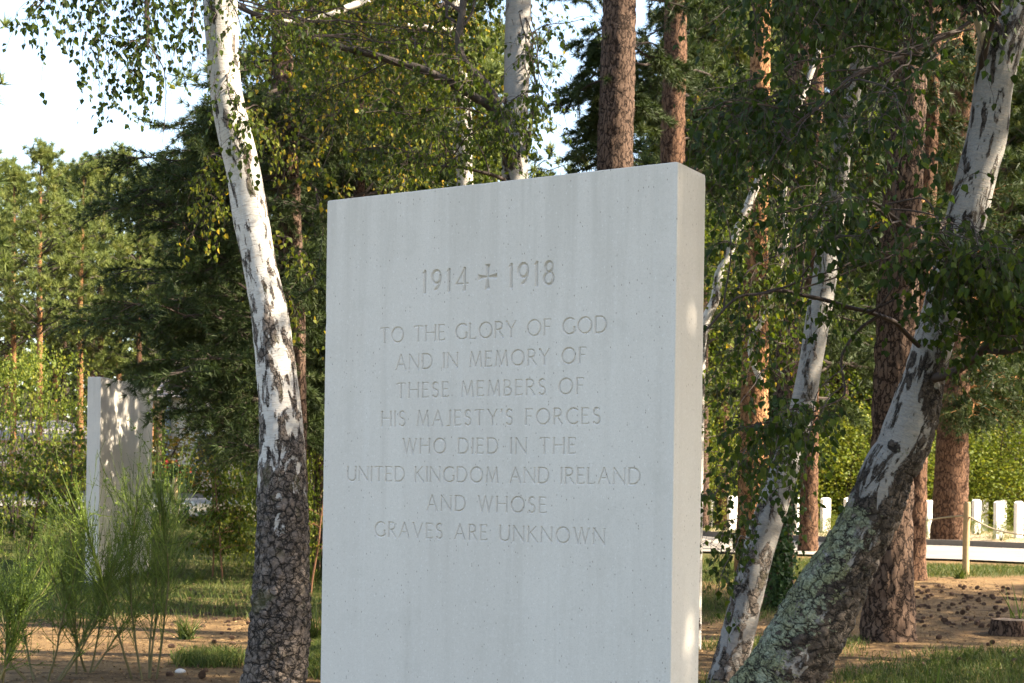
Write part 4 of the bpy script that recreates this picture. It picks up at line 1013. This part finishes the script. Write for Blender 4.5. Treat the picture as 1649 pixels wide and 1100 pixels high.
used = set()
PH = {'p1': 16, 'p2': 15, 'p3': 17, 'b1': 9, 'b2': 11, 'b3': 14, 's1': 2.4, 's2': 1.7, 's3': 2.4, 'h1': 1.1}
def put(kind, x, d, label, group, ytop=None, sc_=1.0, rz=None, X=None, wide=1.0, cat=None):
    p = PROTO[kind]
    o = p if kind not in used else copy_tree(p)
    used.add(kind)
    b = base(x, d) if X is None else Vector((X, d, gz(X, d)))
    s = sc_
    if ytop is not None:
        s = (P(x, ytop, d).z - b.z) / PH[kind]
    o.location = b; o.scale = (s * wide, s * wide, s); o.rotation_euler = (0, 0, rng.uniform(0, 6.28) if rz is None else rz)
    o['label'] = label; o['group'] = group
    if cat: o['category'] = cat
    return o
FL = 'tall sunlit pine in the wood at the far left'
for k, (x, d, yt) in enumerate([(-60, 52, 285), (-20, 60, 300), (20, 56, 275), (62, 50, 238), (100, 64, 275), (128, 52, 262), (160, 58, 255), (190, 66, 245), (222, 54, 285), (255, 60, 280), (290, 62, 270), (330, 56, 230), (370, 64, 190), (5, 70, 260), (145, 72, 265), (240, 74, 275), (-100, 48, 240), (85, 76, 280), (310, 74, 220)]):
    put(('p1', 'p2', 'p1', 'p2', 'p3')[k % 5] if k not in (3,) else 'p1', x, d, FL, 'pines of the far left wood', yt, wide=.9)
put('p2', -160, 30, 'pine at the left edge whose bough reaches into the top left corner', 'pines at the frame edge', -190)
MIDL = 'tall pine in the wood behind the middle of the inscribed slab'
for k, (x, d) in enumerate([(400, 34), (440, 46), (480, 30), (530, 40), (580, 33), (620, 48), (660, 36), (700, 44), (735, 32), (770, 44), (350, 44)]):
    put(('p2', 'p3', 'p1')[k % 3], x, d, MIDL, 'pines of the wood behind the slab', (rng.uniform(-120, 40) if d < 40 else rng.uniform(40, 160)) if x > 450 else 190)
put('p3', 560, 19.6, 'added dark conifer standing close behind the left half of the inscribed slab', 'conifers close behind the slab', None, .56)  # conifer put in to block sun from the second slab
put('p3', 512, 20.6, 'added dark conifer seen through the gap between the left birch and the inscribed slab', 'conifers close behind the slab', None, .5)  # another conifer added as a sun blocker for that slab
RTL = 'tall dark pine in the wood behind the headstones'
for k, (x, d) in enumerate([(1110, 44), (1160, 36), (1140, 42), (1130, 34), (1165, 48), (1200, 38), (1240, 52), (1280, 42), (1320, 50), (1350, 40), (1395, 48), (1430, 42), (1470, 54), (1510, 44), (1560, 50), (1600, 42), (1640, 52), (1690, 46), (1740, 42), (1380, 60), (1480, 62), (1580, 64), (1240, 64), (1140, 58), (1660, 60)]):
    put(('p3', 'p2', 'p3')[k % 3], x, d, RTL, 'pines of the wood behind the headstones', rng.uniform(-110, 40), wide=1.15)
UL = 'leafy understorey tree in the wood behind the slab'
for k, (x, d, yt) in enumerate([(450, 27, 380), (520, 27, 250), (560, 30, 180), (640, 26, 200), (720, 30, 170), (780, 33, 235)]):
    put(('b1', 'b2')[k % 2], x, d, UL, 'understorey trees behind the slab', yt)
UR = 'leafy understorey tree in the wood behind the headstones'
for k, (x, d, yt) in enumerate([(1060, 36, 262), (1110, 31, 330), (1170, 38, 420), (1150, 44, 260), (1250, 40, 380), (1330, 39, 420), (1390, 42, 400), (1440, 45, 300), (1500, 42, 420), (1590, 40, 470), (1640, 43, 380), (1700, 41, 400), (1350, 48, 250), (1560, 50, 250)]):
    put(('b2', 'b1')[k % 2], x, d, UR, 'understorey trees behind the headstones', yt)
BR = 'bright green bush in the row behind the headstones'
for k, (x, d, yt) in enumerate([(1120, 36, 730), (1160, 37, 690), (1210, 38, 720), (1260, 38, 700), (1320, 38.5, 715), (1350, 37.5, 690), (1385, 38, 670), (1420, 39, 700), (1460, 38, 680), (1500, 39, 700), (1560, 38, 715), (1600, 38.5, 690), (1640, 39, 740), (1690, 38, 700)]):
    put(('s1', 's2')[k % 2], x, d, BR, 'bushes behind the headstones', yt, wide=1.2)
# the far edge of the wood, one mass of foliage beyond everything else
n = 5200; Xw = rng.uniform(-75, 75, n); Yw = 84 + .004 * Xw ** 2 + rng.uniform(0, 9, n)
topw = np.array([9 + 4.5 * mnoise.noise((x * .16, 2.2, 0)) + 2 * mnoise.noise((x * .5, 7.2, 0)) for x in Xw])
Cw = np.stack([Xw, Yw, gz(0, 84) + topw * rng.uniform(0, 1, n) ** .8], -1)
mb = MB(); c = np.repeat(Cw, 9, 0) + rng.normal(size=(n * 9, 3)) * .4
leaf_mesh(mb, c, rng.normal(size=(n * 9, 3)) + np.array([0, 0, -.3]), rng.normal(size=(n * 9, 3)) + np.array([0, 0, .7]), .75 * rng.uniform(.6, 1.2, n * 9), np.clip(np.repeat(rng.normal(.4, .2, n), 9), 0, 1), 'quad')
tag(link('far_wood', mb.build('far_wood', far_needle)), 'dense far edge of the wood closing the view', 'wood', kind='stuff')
# bushes and saplings at the left
LB = [('s3', 20, 24, 590, 'tall yellow green bush at the left edge'), ('s3', 70, 25.5, 575, 'tall yellow green bush nearest the far left slab'), ('s3', 118, 27, 650, 'small bush between the yellow green one and the far left slab'), ('s3', -30, 22, 600, 'leafy bush cut off by the left edge')]
for kd, x, d, yt, lab in LB: put(kd, x, d, lab, 'bushes at the left', yt, wide=.62)
for k, (x, d, yt) in enumerate([(70, 44, 735), (105, 45, 740), (135, 44, 738), (40, 46, 745), (255, 46, 690), (180, 48, 740)]):
    put('h1', x, d, 'low golden hedge bush in front of the hut', 'golden hedge bushes', yt, wide=1.5)
for k, (x, d, yt) in enumerate([(430, 21, 660), (515, 20, 600), (460, 24, 580), (505, 23, 700)]):
    put(('s2', 's1')[k % 2], x, d, 'leafy green bush beyond the left birch', 'bushes beyond the left birch', yt, wide=.5)
# unseen trees added right of the camera for the shade they cast
for k, (X, Y, s, kd) in enumerate([(8.6, 5.1, 1.0, 'b3'), (11.8, 14.0, .8, 'b3'), (9.2, 1.5, 1.0, 'p3'), (7.0, -1.0, .9, 'p3'), (12.5, 3.2, 1.0, 'p3'), (11, -5, 1.0, 'p2'), (8.6, 8.0, 1.15, 'b1'), (10.2, 10.2, .95, 'b2'), (13.6, 13.0, .95, 'p1'), (11.6, 3.5, 1.5, 'p1')]):
    put(kd, 0, Y, 'unseen tree added outside the right edge to shade the clearing', 'added shade trees to the right', None, s, X=X)

# ------------------------------------------------------------------ left: broom, saplings, ferns
def broom(x, d, h, seed, label, spread=.2, lean=0.0, ns=3, twigs=60):
    b = base(x, d); t = thing('broom_plant', label, 'plant', b, 'broom plants')
    mt = MB(); mg = MB(); n = ns
    st = np.tile(np.array(b), (n, 1)) + rng.normal(size=(n, 3)) * np.array([.05, .05, 0])
    d0 = np.stack([rng.normal(size=n) * spread + lean, rng.normal(size=n) * spread, np.ones(n)], -1)
    S = strings(st, d0, rng.uniform(.7, .9, n) * h, 16, -.03, .05)
    tubes(mt, S, .0085, .0035, 5)
    m = twigs * n; i = rng.integers(0, n, m); k = np.clip((rng.beta(1.6, 1.3, m) * 13 + 2).astype(int), 2, 15)
    dd = nrm(S[i, k] - S[i, k - 1]) * 1.05 + rng.normal(size=(m, 3)) * .42 + np.array([lean * 1.2, 0, 0])
    L = rng.uniform(.22, .5, m) * h * .8
    B = strings(S[i, k], dd, L, 9, -.07, .035)
    tubes(mg, B, .0028, .0014, 3, rng.normal(.45, .2, m).clip(0, 1))
    m2 = m * 4; i2 = rng.integers(0, m, m2); k2 = rng.integers(1, 8, m2)
    dd = nrm(B[i2, k2] - B[i2, k2 - 1]) * 1.2 + rng.normal(size=(m2, 3)) * .25
    Cc = strings(B[i2, k2], dd, rng.uniform(.08, .2, m2) * h * .6, 5, -.04, .03)
    tubes(mg, Cc, .002, .001, 3, rng.normal(.5, .2, m2).clip(0, 1))
    nl = m2; pos = Cc[rng.integers(0, m2, nl), rng.integers(1, 5, nl)]
    leaf_mesh(mg, pos, rng.normal(size=(nl, 3)) + np.array([0, 0, .8]), rng.normal(size=(nl, 3)), .022, rng.normal(.6, .2, nl).clip(0, 1), 'long')
    # long whips arching above the rest
    w_ = 7; kk = rng.integers(9, 15, w_); W_ = strings(S[rng.integers(0, n, w_), kk], np.stack([rng.normal(lean * 2.2, .25, w_), rng.normal(0, .2, w_), np.ones(w_)], -1), rng.uniform(.4, .62, w_) * h, 12, .06, .03)
    tubes(mg, W_, .004, .0016, 4, rng.normal(.75, .1, w_).clip(0, 1))
    nl = 420; pos = W_[rng.integers(0, w_, nl), rng.integers(2, 12, nl)] + rng.normal(size=(nl, 3)) * .008
    leaf_mesh(mg, pos, rng.normal(size=(nl, 3)) + np.array([0, 0, .9]), rng.normal(size=(nl, 3)), .028, rng.normal(.78, .15, nl).clip(0, 1), 'long')
    link('stems', mt.build('stems', plain('broom_stem_%d' % seed, (.1, .085, .035), .7)), t); link('green_shoots', mg.build('green_shoots', broom_green), t)
broom(236, 10.2, 1.55, 1, 'tallest broom plant with arching green whips, in front of the far left slab', .2, -.1, 5, 64)
broom(140, 10.6, 1.25, 2, 'middle broom plant in front of the left edge of the far slab', .34, .06, 5, 40)
broom(80, 10.2, 1.25, 3, 'left broom plant with sparse grey green whips', .38, .03, 5, 36)
broom(10, 12.5, 1.2, 6, 'broom plant standing furthest left, behind the others', .4, -.05, 5, 30)
broom(-20, 9.4, .8, 5, 'low broom cut off at the bottom left corner', .4, .1, 4, 40)
def sapling(x, d, h, label, n=10, leaf=.055, mat=None, group='saplings'):
    b = base(x, d); t = thing('birch_sapling', label, 'sapling', b, group)
    mt, ml = MB(), MB()
    S = strings(np.array([tuple(b)]), np.array([[.05, 0, 1.0]]), np.array([h]), 16, -.02, .05); tubes(mt, S, .014, .004, 5)
    for k in range(n):
        i = rng.integers(4, 15); an = rng.uniform(0, 6.28)
        c = strings(S[0, i][None], np.array([[math.cos(an), math.sin(an), .5]]), np.array([h * rng.uniform(.2, .38)]), 8, .04, .08)
        tubes(mt, c, .005, .002, 4); weep(mt, ml, c[0, 2:], 12, (.1, .3), leaf, 6, (.6, .2), grav=.18, K=6)
    link('stem', mt.build('stem', plain('reddish_stem', (.16, .075, .04), .8)), t); link('foliage', ml.build('foliage', mat or birch_leaf), t)
sapling(358, 19.5, 1.7, 'reddish stemmed sapling with drooping leaves beyond the bare earth', 16)
sapling(342, 20.2, 1.4, 'thin sapling left of the reddish stemmed one', 12)
sapling(115, 21, 2.3, 'tall thin sapling left of the far slab', 16, .06)
sapling(500, 18, 2.2, 'sapling half hidden between birch and inscribed slab', 16, .06)
sapling(40, 20, 2.0, 'yellow green sapling at the left edge', 16, .06)

# ------------------------------------------------------------------ grass (uncountable), blades as real geometry
def scatter_grass(name, n, reg, hgt, test=.55, sizes=(.6, 1.3)):
    pts = []
    while len(pts) < n:
        x0, y0, x1, y1 = reg[random.randrange(len(reg))]
        X, Y = random.uniform(x0, x1), random.uniform(y0, y1)
        if grass_at(X, Y) > test * random.uniform(.6, 1.4): pts.append((X, Y, gz(X, Y)))
    c = np.array(pts); m = len(c)
    ax = rng.normal(size=(m, 3)) * .35 + np.array([0, 0, 1.0])
    mb = MB(); ax = nrm(ax); sd_ = nrm(np.cross(ax, rng.normal(size=(m, 3)))); L = hgt * rng.uniform(*sizes, m)[:, None]; wdt = .005 + .02 * hgt
    bend = rng.normal(size=(m, 3)) * .25; bend[:, 2] = -.1
    V = np.stack([c - sd_ * wdt * .5, c + sd_ * wdt * .5, c + ax * L * .6 + sd_ * wdt * .3, c + ax * L * .6 - sd_ * wdt * .3, c + ax * L + bend * L], 1)
    k = (np.arange(m) * 5)[:, None]
    vv = np.repeat(np.clip(rng.normal(.45, .22, m), 0, 1), 5)
    mb.add(V.reshape(-1, 3), np.array([[0, 1, 2, 3]]) + k, vv)
    mb.f.append(np.array([[3, 2, 4]]) + k); mb.mi.append(np.zeros(m))
    tag(link(name, mb.build(name, grass_mat)), 'short patchy grass growing on the sandy ground', 'grass', kind='stuff')
scatter_grass('grass', 60000, [(-9, 13, .5, 30), (-4, 10.3, -.7, 13), (-1.6, 9.5, -.5, 13)], .13)
scatter_grass('grass', 60000, [(.9, 7.0, 5, 13.5), (.9, 7.0, 5, 13.5), (2.5, 17.5, 9, 22), (.8, 12, 3.5, 20), (4, 26, 14, 40)], .075, .5)
def tuft(x, y, h, n, label, group, wd=.008, mat=None, spread=.35):
    b = hit(x, y); mb = MB(); d0 = rng.normal(size=(n, 3)) * spread + np.array([0, 0, 1.0])
    S = strings(np.tile(np.array(b), (n, 1)) + rng.normal(size=(n, 3)) * np.array([.03, .03, 0]), d0, rng.uniform(.6, 1, n) * h, 6, .08, .03)
    sdv = nrm(np.cross(S[:, 1] - S[:, 0], rng.normal(size=(n, 3))))[:, None, :]; k = np.linspace(1, .08, 6)[None, :, None] * wd
    V = np.stack([S - sdv * k, S + sdv * k], 2).reshape(-1, 3); ii = np.arange(n * 12).reshape(n, 6, 2)
    mb.add(V, np.stack([ii[:, :-1, 0], ii[:, :-1, 1], ii[:, 1:, 1], ii[:, 1:, 0]], -1).reshape(-1, 4), np.repeat(rng.normal(.5, .15, n).clip(0, 1), 12))
    o = link('grass_tuft', mb.build('grass_tuft', mat or grass_mat), None); tag(o, label, 'grass tuft', group)
    return o
for x, y, h, n, lab in [(300, 1030, .28, 90, 'bright grass tuft on the bare earth left of the birch'), (320, 940, .25, 50, 'yellow green tuft at the foot of the far left slab'), (365, 990, .1, 26, 'tiny green weed on the cone strewn earth'),
                        (505, 1030, .4, 90, 'grass tuft squeezed between birch foot and slab'), (390, 890, .4, 90, 'long grass tuft beyond the bare earth, by the saplings'), (355, 895, .35, 70, 'grass tuft under the reddish stemmed sapling'),
                        (1560, 1060, .12, 40, 'small weed on the shaded grass at lower right'), (1545, 932, .18, 60, 'weedy tuft at the foot of the rope post'), (1290, 1060, .2, 50, 'tuft behind the lichen crusted trunk'), (505, 940, .45, 80, 'dark tuft beside the birch at knee height')]:
    tuft(x, y, h, n, lab, 'grass tufts')
tuft(1497, 1150, .42, 9, 'clump of broad upright iris leaves at the lower right', 'iris leaves', .014, broom_green, .09)
tuft(1640, 1010, .62, 7, 'broad leaves at the right edge above the stump', 'iris leaves', .014, broom_green, .16)

# ------------------------------------------------------------------ small things on the ground
cone_m = plain('cone_scale', (.1, .06, .04), .85, .5, 60)
mb = MB()
for k in range(7):                                   # overlapping rings of scales
    z = .006 + k * .0065; r = .019 * math.sin(math.pi * (.18 + .78 * (k + .5) / 7.6)) + .004
    for j in range(8):
        a = (j + .5 * (k % 2)) * math.pi / 4; ca, sa = math.cos(a), math.sin(a)
        tip = (ca * r * 1.35, sa * r * 1.35, z + .004); w_ = r * .42
        mb.add([(ca * r * .3, sa * r * .3, z), (ca * r - sa * w_, sa * r + ca * w_, z + .001), tip, (ca * r + sa * w_, sa * r - ca * w_, z + .001), (ca * r * .3, sa * r * .3, z + .012)],
               [(0, 3, 2), (0, 2, 1), (4, 1, 2), (4, 2, 3)])
CONE = mb.build('pine_cone', cone_m)
def cones(n, reg, label, group):
    for k in range(n):
        x, y = random.uniform(reg[0], reg[2]), random.uniform(reg[1], reg[3])
        b = hit(x, y); o = bpy.data.objects.new('pine_cone', CONE); COL.objects.link(o)
        s = random.uniform(.6, 1.0); o.scale = (s, s, s * random.uniform(1, 1.4)); o.location = b + Vector((0, 0, random.uniform(-.004, .012)))
        o.rotation_euler = (random.uniform(.9, 2), random.uniform(-.5, .5), random.uniform(0, 6.28))
        tag(o, label, 'pine cone', group)
cones(150, (1440, 945, 1649, 1012), 'small dark pine cone on the sandy ground right of the broad pine', 'pine cones at the right')
cones(20, (1385, 1000, 1649, 1075), 'small dark pine cone on the sandy ground right of the broad pine', 'pine cones at the right')
cones(70, (275, 930, 405, 1010), 'small dark pine cone on the bare earth left of the birch', 'pine cones at the left')
cones(20, (240, 1000, 395, 1095), 'small dark pine cone on the bare earth left of the birch', 'pine cones at the left')
# litter: needles and dead leaves lying about
m = 44000
Xl = np.concatenate([rng.uniform(-5, -.8, m // 2), rng.uniform(.9, 6, m // 2)]); Yl = rng.uniform(7.5, 18, m)
c = np.array([(x, y, gz(x, y) + .004) for x, y in zip(Xl, Yl)])
ax = rng.normal(size=(m, 3)); ax[:, 2] *= .25; nv = rng.normal(size=(m, 3)) * .3 + np.array([0, 0, 1.0])
mb = MB(); leaf_mesh(mb, c, ax, nv, .03 * rng.uniform(.5, 1.4, m), rng.random(m), 'long')
lm2 = leaf_mat('dead_leaf', [(0, (.045, .026, .015)), (.5, (.15, .085, .042)), (1, (.36, .23, .11))], .1, .8)
tag(link('leaf_litter', mb.build('leaf_litter', lm2)), 'dead leaves and needles littering the earth', 'litter', kind='stuff')
# pale stone on the earth
b = hit(290, 1084); bm_ = MB(); n = 10
th = np.linspace(0, 2 * np.pi, n, endpoint=False); V = []
for zf, rf in ((0, .9), (.35, 1), (.75, .7), (1, .25)):
    V += [(.04 * rf * math.cos(a) * (1 + .2 * math.sin(3 * a)), .03 * rf * math.sin(a), .03 * zf) for a in th]
ii = np.arange(4 * n).reshape(4, n)
bm_.add(V, np.stack([ii[:-1], np.roll(ii, -1, 1)[:-1], np.roll(ii, -1, 1)[1:], ii[1:]], -1).reshape(-1, 4)); bm_.f.append(ii[3][None]); bm_.mi.append(np.zeros(1))
o = link('stone', bm_.build('stone', plain('flint', (.55, .53, .5), .6))); o.location = b; tag(o, 'small white stone on the bare earth at the lower left', 'stone')
# tree stump
b = hit(1626, 1022); t = thing('tree_stump', 'low sawn tree stump on the cone strewn ground at the right', 'stump', b)
path = [(b + Vector((0, 0, -.05)), .2), (b + Vector((0, 0, .05)), .18), (b + Vector((0, 0, .14)), .17)]
link('bark', trunk_mesh('bark', path, bark_pine, 40, .02, lambda s, c: 1, 8.8, .012, .1), t)
mb = MB(); ring = [(b.x + r * math.cos(a), b.y + r * math.sin(a), b.z + .135 + .004 * math.sin(5 * a)) for r in (.165, .1, .02) for a in np.linspace(0, 2 * np.pi, 24, endpoint=False)]
ii = np.arange(72).reshape(3, 24); mb.add(ring, np.stack([ii[:-1], np.roll(ii, -1, 1)[:-1], np.roll(ii, -1, 1)[1:], ii[1:]], -1).reshape(-1, 4)); mb.f.append(ii[2][None]); mb.mi.append(np.zeros(1))
link('cut_top', mb.build('cut_top', plain('cut_wood', (.3, .2, .12), .85, .3, 30)), t)

# ------------------------------------------------------------------ headstones, rope post
head_m = plain('portland_headstone', (.66, .64, .6), .8, .08, 30, .15)
def headstone_mesh():
    mb = MB(); w2, h, th_ = .19, .81, .076
    top = [(w2 * math.cos(R(a)) , h - .05 + .05 * math.sin(R(a))) for a in np.linspace(0, 180, 13)]
    out = [(-w2, -.1), (w2, -.1)] + top
    n = len(out); V = [(x, -th_ / 2, z) for x, z in out] + [(x, th_ / 2, z) for x, z in out]
    for i in range(n):
        j = (i + 1) % n; mb.add([V[i], V[j], V[n + j], V[n + i]], [(0, 3, 2, 1)])
    mb.add(V[:n], [tuple(range(n))]); mb.add(V[n:], [tuple(range(n))[::-1]])
    return mb.build('headstone', head_m)
HS = headstone_mesh()
hs_rows = [(1329, 34, 'leftmost clear headstone, seen between the two leaning birches'), (1366, 35, 'headstone left of the lichen crusted trunk, partly hidden by it'), (1288, 33, 'headstone half hidden behind the slim leaning birch'),
           (1497, 31, 'headstone just left of the red brown pine'), (1572, 34, 'headstone directly right of the rope post'), (1584, 37, 'headstone in the back row right of the rope post'), (1608, 31, 'front headstone with grey left edge and a small shrub at its foot'), (1614, 37, 'back row headstone peeping over the one with the shrub'), (1640, 32, 'headstone at the right edge of the picture'), (1180, 34, 'headstone glimpsed through leaves right beside the slab'), (1150, 36, 'far headstone by the edge of the slab')]
for x, d, lab in hs_rows:
    b = base(x, d); o = bpy.data.objects.new('headstone', HS); COL.objects.link(o); o.location = b; o.rotation_euler = (0, 0, R(50 + rng.uniform(-2, 2))); tag(o, lab, 'headstone', 'white headstones')
for k, (x, d) in enumerate([(1335, 33.3), (1612, 30), (1575, 33.2), (1500, 30.2)]):
    put('s2', x, d, ['small flowering plant in front of the leftmost clear headstone', 'small shrub at the foot of the front right headstone', 'low plant by the headstone next to the post', 'low plant by the headstone next to the pine'][k], 'grave plants', None, .22, cat='plant')
wood = plain('pale_stake_wood', (.42, .3, .16), .8, .3, 25)
b = hit(1555, 926); t = thing('rope_post', 'pale wooden stake holding a rope beside the road at the right', 'post', b)
path = [(b + Vector((0, 0, -.1)), .045), (b + Vector((.0, 0, .45)), .043), (b + Vector((.01, 0, .92)), .042), (b + Vector((.01, 0, .93)), .004)]
link('stake', trunk_mesh('stake', path, wood, 14, .03, None, 0, 0, .02), t)
mb = MB(); limb(mb, [b + Vector((0, 0, .78)), P(1515, 834, 21), P(1480, 840, 23), P(1440, 842, 25)], .011, .011, 30, 5, 0)
limb(mb, [b + Vector((0, 0, .78)), P(1600, 852, 18.5), P(1660, 864, 17.5)], .011, .011, 20, 5, 0)
ro = link('rope', mb.build('rope', plain('hemp_rope', (.42, .35, .24), .9)), None); tag(ro, 'thin rope strung from the stake past the red brown pine', 'rope')

# ------------------------------------------------------------------ left background: hut, house, stake with flowers
wall_m = plain('pinkish_render', (.62, .5, .44), .85, .1, 6, .1); roof_m = plain('grey_roof_tiles', (.3, .27, .26), .8, .25, 20, .4)
cream = plain('cream_render', (.6, .54, .46), .85, .1, 6, .1); pane_m = plain('dark_window', (.03, .035, .04), .15, .1, 4, 0); trim = plain('white_trim', (.7, .69, .66), .6, .05, 4, 0)
bl = base(60, 58); hut = thing('hut', 'low pinkish hut with a grey hipped roof behind the yellow green bushes', 'building', bl)
x0, x1, y0, y1 = bl.x - 5, P(160, 700, 58).x, bl.y, bl.y + 6; zt = P(100, 711, 58).z; zr = P(80, 672, 58).z
mb = MB(); box(mb, x0, x1, y0, y1, bl.z - .2, zt); link('wall', mb.build('wall', wall_m), hut)
mb = MB(); e = .4
V = [(x0 - e, y0 - e, zt + .003), (x1 + e, y0 - e, zt + .003), (x1 + e, y1 + e, zt + .003), (x0 - e, y1 + e, zt + .003), (x0 + 2.4, (y0 + y1) / 2, zr), (x1 - 2.4, (y0 + y1) / 2, zr)]
V += [(x, y, z + .12) for x, y, z in V[:4]]
mb.add(V, [(0, 1, 7, 6), (1, 2, 8, 7), (2, 3, 9, 8), (3, 0, 6, 9), (6, 7, 5, 4), (8, 9, 4, 5)]); mb.f.append(np.array([[7, 8, 5], [9, 6, 4]])); mb.mi.append(np.zeros(2)); mb.add(V[:4], [(3, 2, 1, 0)])
link('roof', mb.build('roof', roof_m), hut)
for k in range(2):
    wx = x1 - 1.6 - 2.6 * k; mb = MB(); box(mb, wx - .5, wx + .5, y0 - .04, y0 - .003, bl.z + .9, zt - .45); f_ = link('window', mb.build('window', trim), hut)
    mb = MB(); box(mb, wx - .42, wx + .42, y0 - .05, y0 - .042, bl.z + .98, zt - .53); link('pane', mb.build('pane', pane_m), f_)
b2_ = base(300, 50); house = thing('house', 'cream walled building with a blue grey drainpipe, seen right of the far left slab', 'building', b2_)
hx0 = P(268, 720, 50).x; hz = P(290, 640, 50).z
mb = MB(); box(mb, hx0, hx0 + 4.5, b2_.y, b2_.y + 6, b2_.z - .2, hz); link('wall', mb.build('wall', cream), house)
mb = MB(); V = [(hx0 - .4, b2_.y - .4, hz), (hx0 + 4.9, b2_.y - .4, hz), (hx0 + 4.9, b2_.y + 6.4, hz), (hx0 - .4, b2_.y + 6.4, hz), (hx0 - .4, b2_.y + 3, hz + 1.6), (hx0 + 4.9, b2_.y + 3, hz + 1.6)]
mb.add(V, [(0, 1, 5, 4), (2, 3, 4, 5), (3, 2, 1, 0)]); mb.f.append(np.array([[0, 4, 3], [1, 2, 5]])); mb.mi.append(np.zeros(2)); link('roof', mb.build('roof', roof_m), house)
mb = MB(); tubes(mb, np.array([[(hx0 + .08, b2_.y - .12, b2_.z), (hx0 + .08, b2_.y - .12, hz - .02)]]), .1, .1, 10); link('drainpipe', mb.build('drainpipe', plain('blue_grey_pipe', (.2, .25, .3), .5, .1, 4, 0), True), house)
mb = MB(); box(mb, hx0 + 1.0, hx0 + 1.9, b2_.y - .04, b2_.y - .003, b2_.z + .9, b2_.z + 2.0); f_ = link('window', mb.build('window', trim), house)
mb = MB(); box(mb, hx0 + 1.08, hx0 + 1.82, b2_.y - .05, b2_.y - .042, b2_.z + .98, b2_.z + 1.92); link('pane', mb.build('pane', pane_m), f_)
# stake with rope by the road, white flowers, red flowering bushes
b = base(281, 27); t = thing('rope_post', 'short pale stake with a rope beside the road at the left', 'post', b)
link('stake', trunk_mesh('stake', [(b + Vector((0, 0, -.1)), .05), (b + Vector((0, 0, .4)), .05), (b + Vector((0, 0, .78)), .048), (b + Vector((0, 0, .79)), .005)], wood, 12, .05, None, 0, 0, .02), t)
mb = MB(); limb(mb, [b + Vector((0, 0, .6)), P(248, 772, 27.5), P(120, 768, 29), P(60, 775, 30)], .012, .012, 40, 5, 0)
tag(link('rope', mb.build('rope', plain('pale_rope', (.5, .42, .3), .9))), 'thin rope strung from the left roadside stake', 'rope')
def flower_bush(x, d, h, fcol, label, nf=40, leafn=700, fs=.05):
    b = base(x, d); t = thing('flowering_bush', label, 'bush', b, 'flowering bushes'); ml, mf = MB(), MB()
    n = leafn; c = np.array(b) + rng.normal(size=(n, 3)) * np.array([.3, .3, .0]) ; c[:, 2] = b.z + h * rng.uniform(.05, .95, n)
    leaf_mesh(ml, c, rng.normal(size=(n, 3)), rng.normal(size=(n, 3)) + np.array([0, 0, .8]), .09, rng.random(n), 'quad'); link('foliage', ml.build('foliage', ivy_leaf), t)
    for k in range(5):
        an = k * 1.257; leaf_mesh(mf, np.zeros((1, 3)), np.array([[math.cos(an), -.35, math.sin(an)]]), np.array([[.1, -1.0, .3]]), fs, rng.random(1), 'quad')
    me = mf.build('flower', plain('petal_%s' % label[:3], fcol, .7, .15, 20, 0))
    for k in range(nf):
        o = link('flower', me, t, world=False); o.location = (rng.normal() * .22, rng.normal() * .22 - .08, h * rng.uniform(.55, 1.08)); o.rotation_euler = (rng.normal() * .4, rng.normal() * .4, rng.normal() * .4)
flower_bush(262, 43, .95, (.6, .08, .05), 'dark bush with red flowers left of the roadside stake', 12)
flower_bush(292, 44, .9, (.62, .1, .06), 'dark bush with red flowers right of the roadside stake', 12)
flower_bush(282, 26.6, .42, (.75, .75, .72), 'small white flowered plant hugging the left roadside stake', 14, 200, .035)
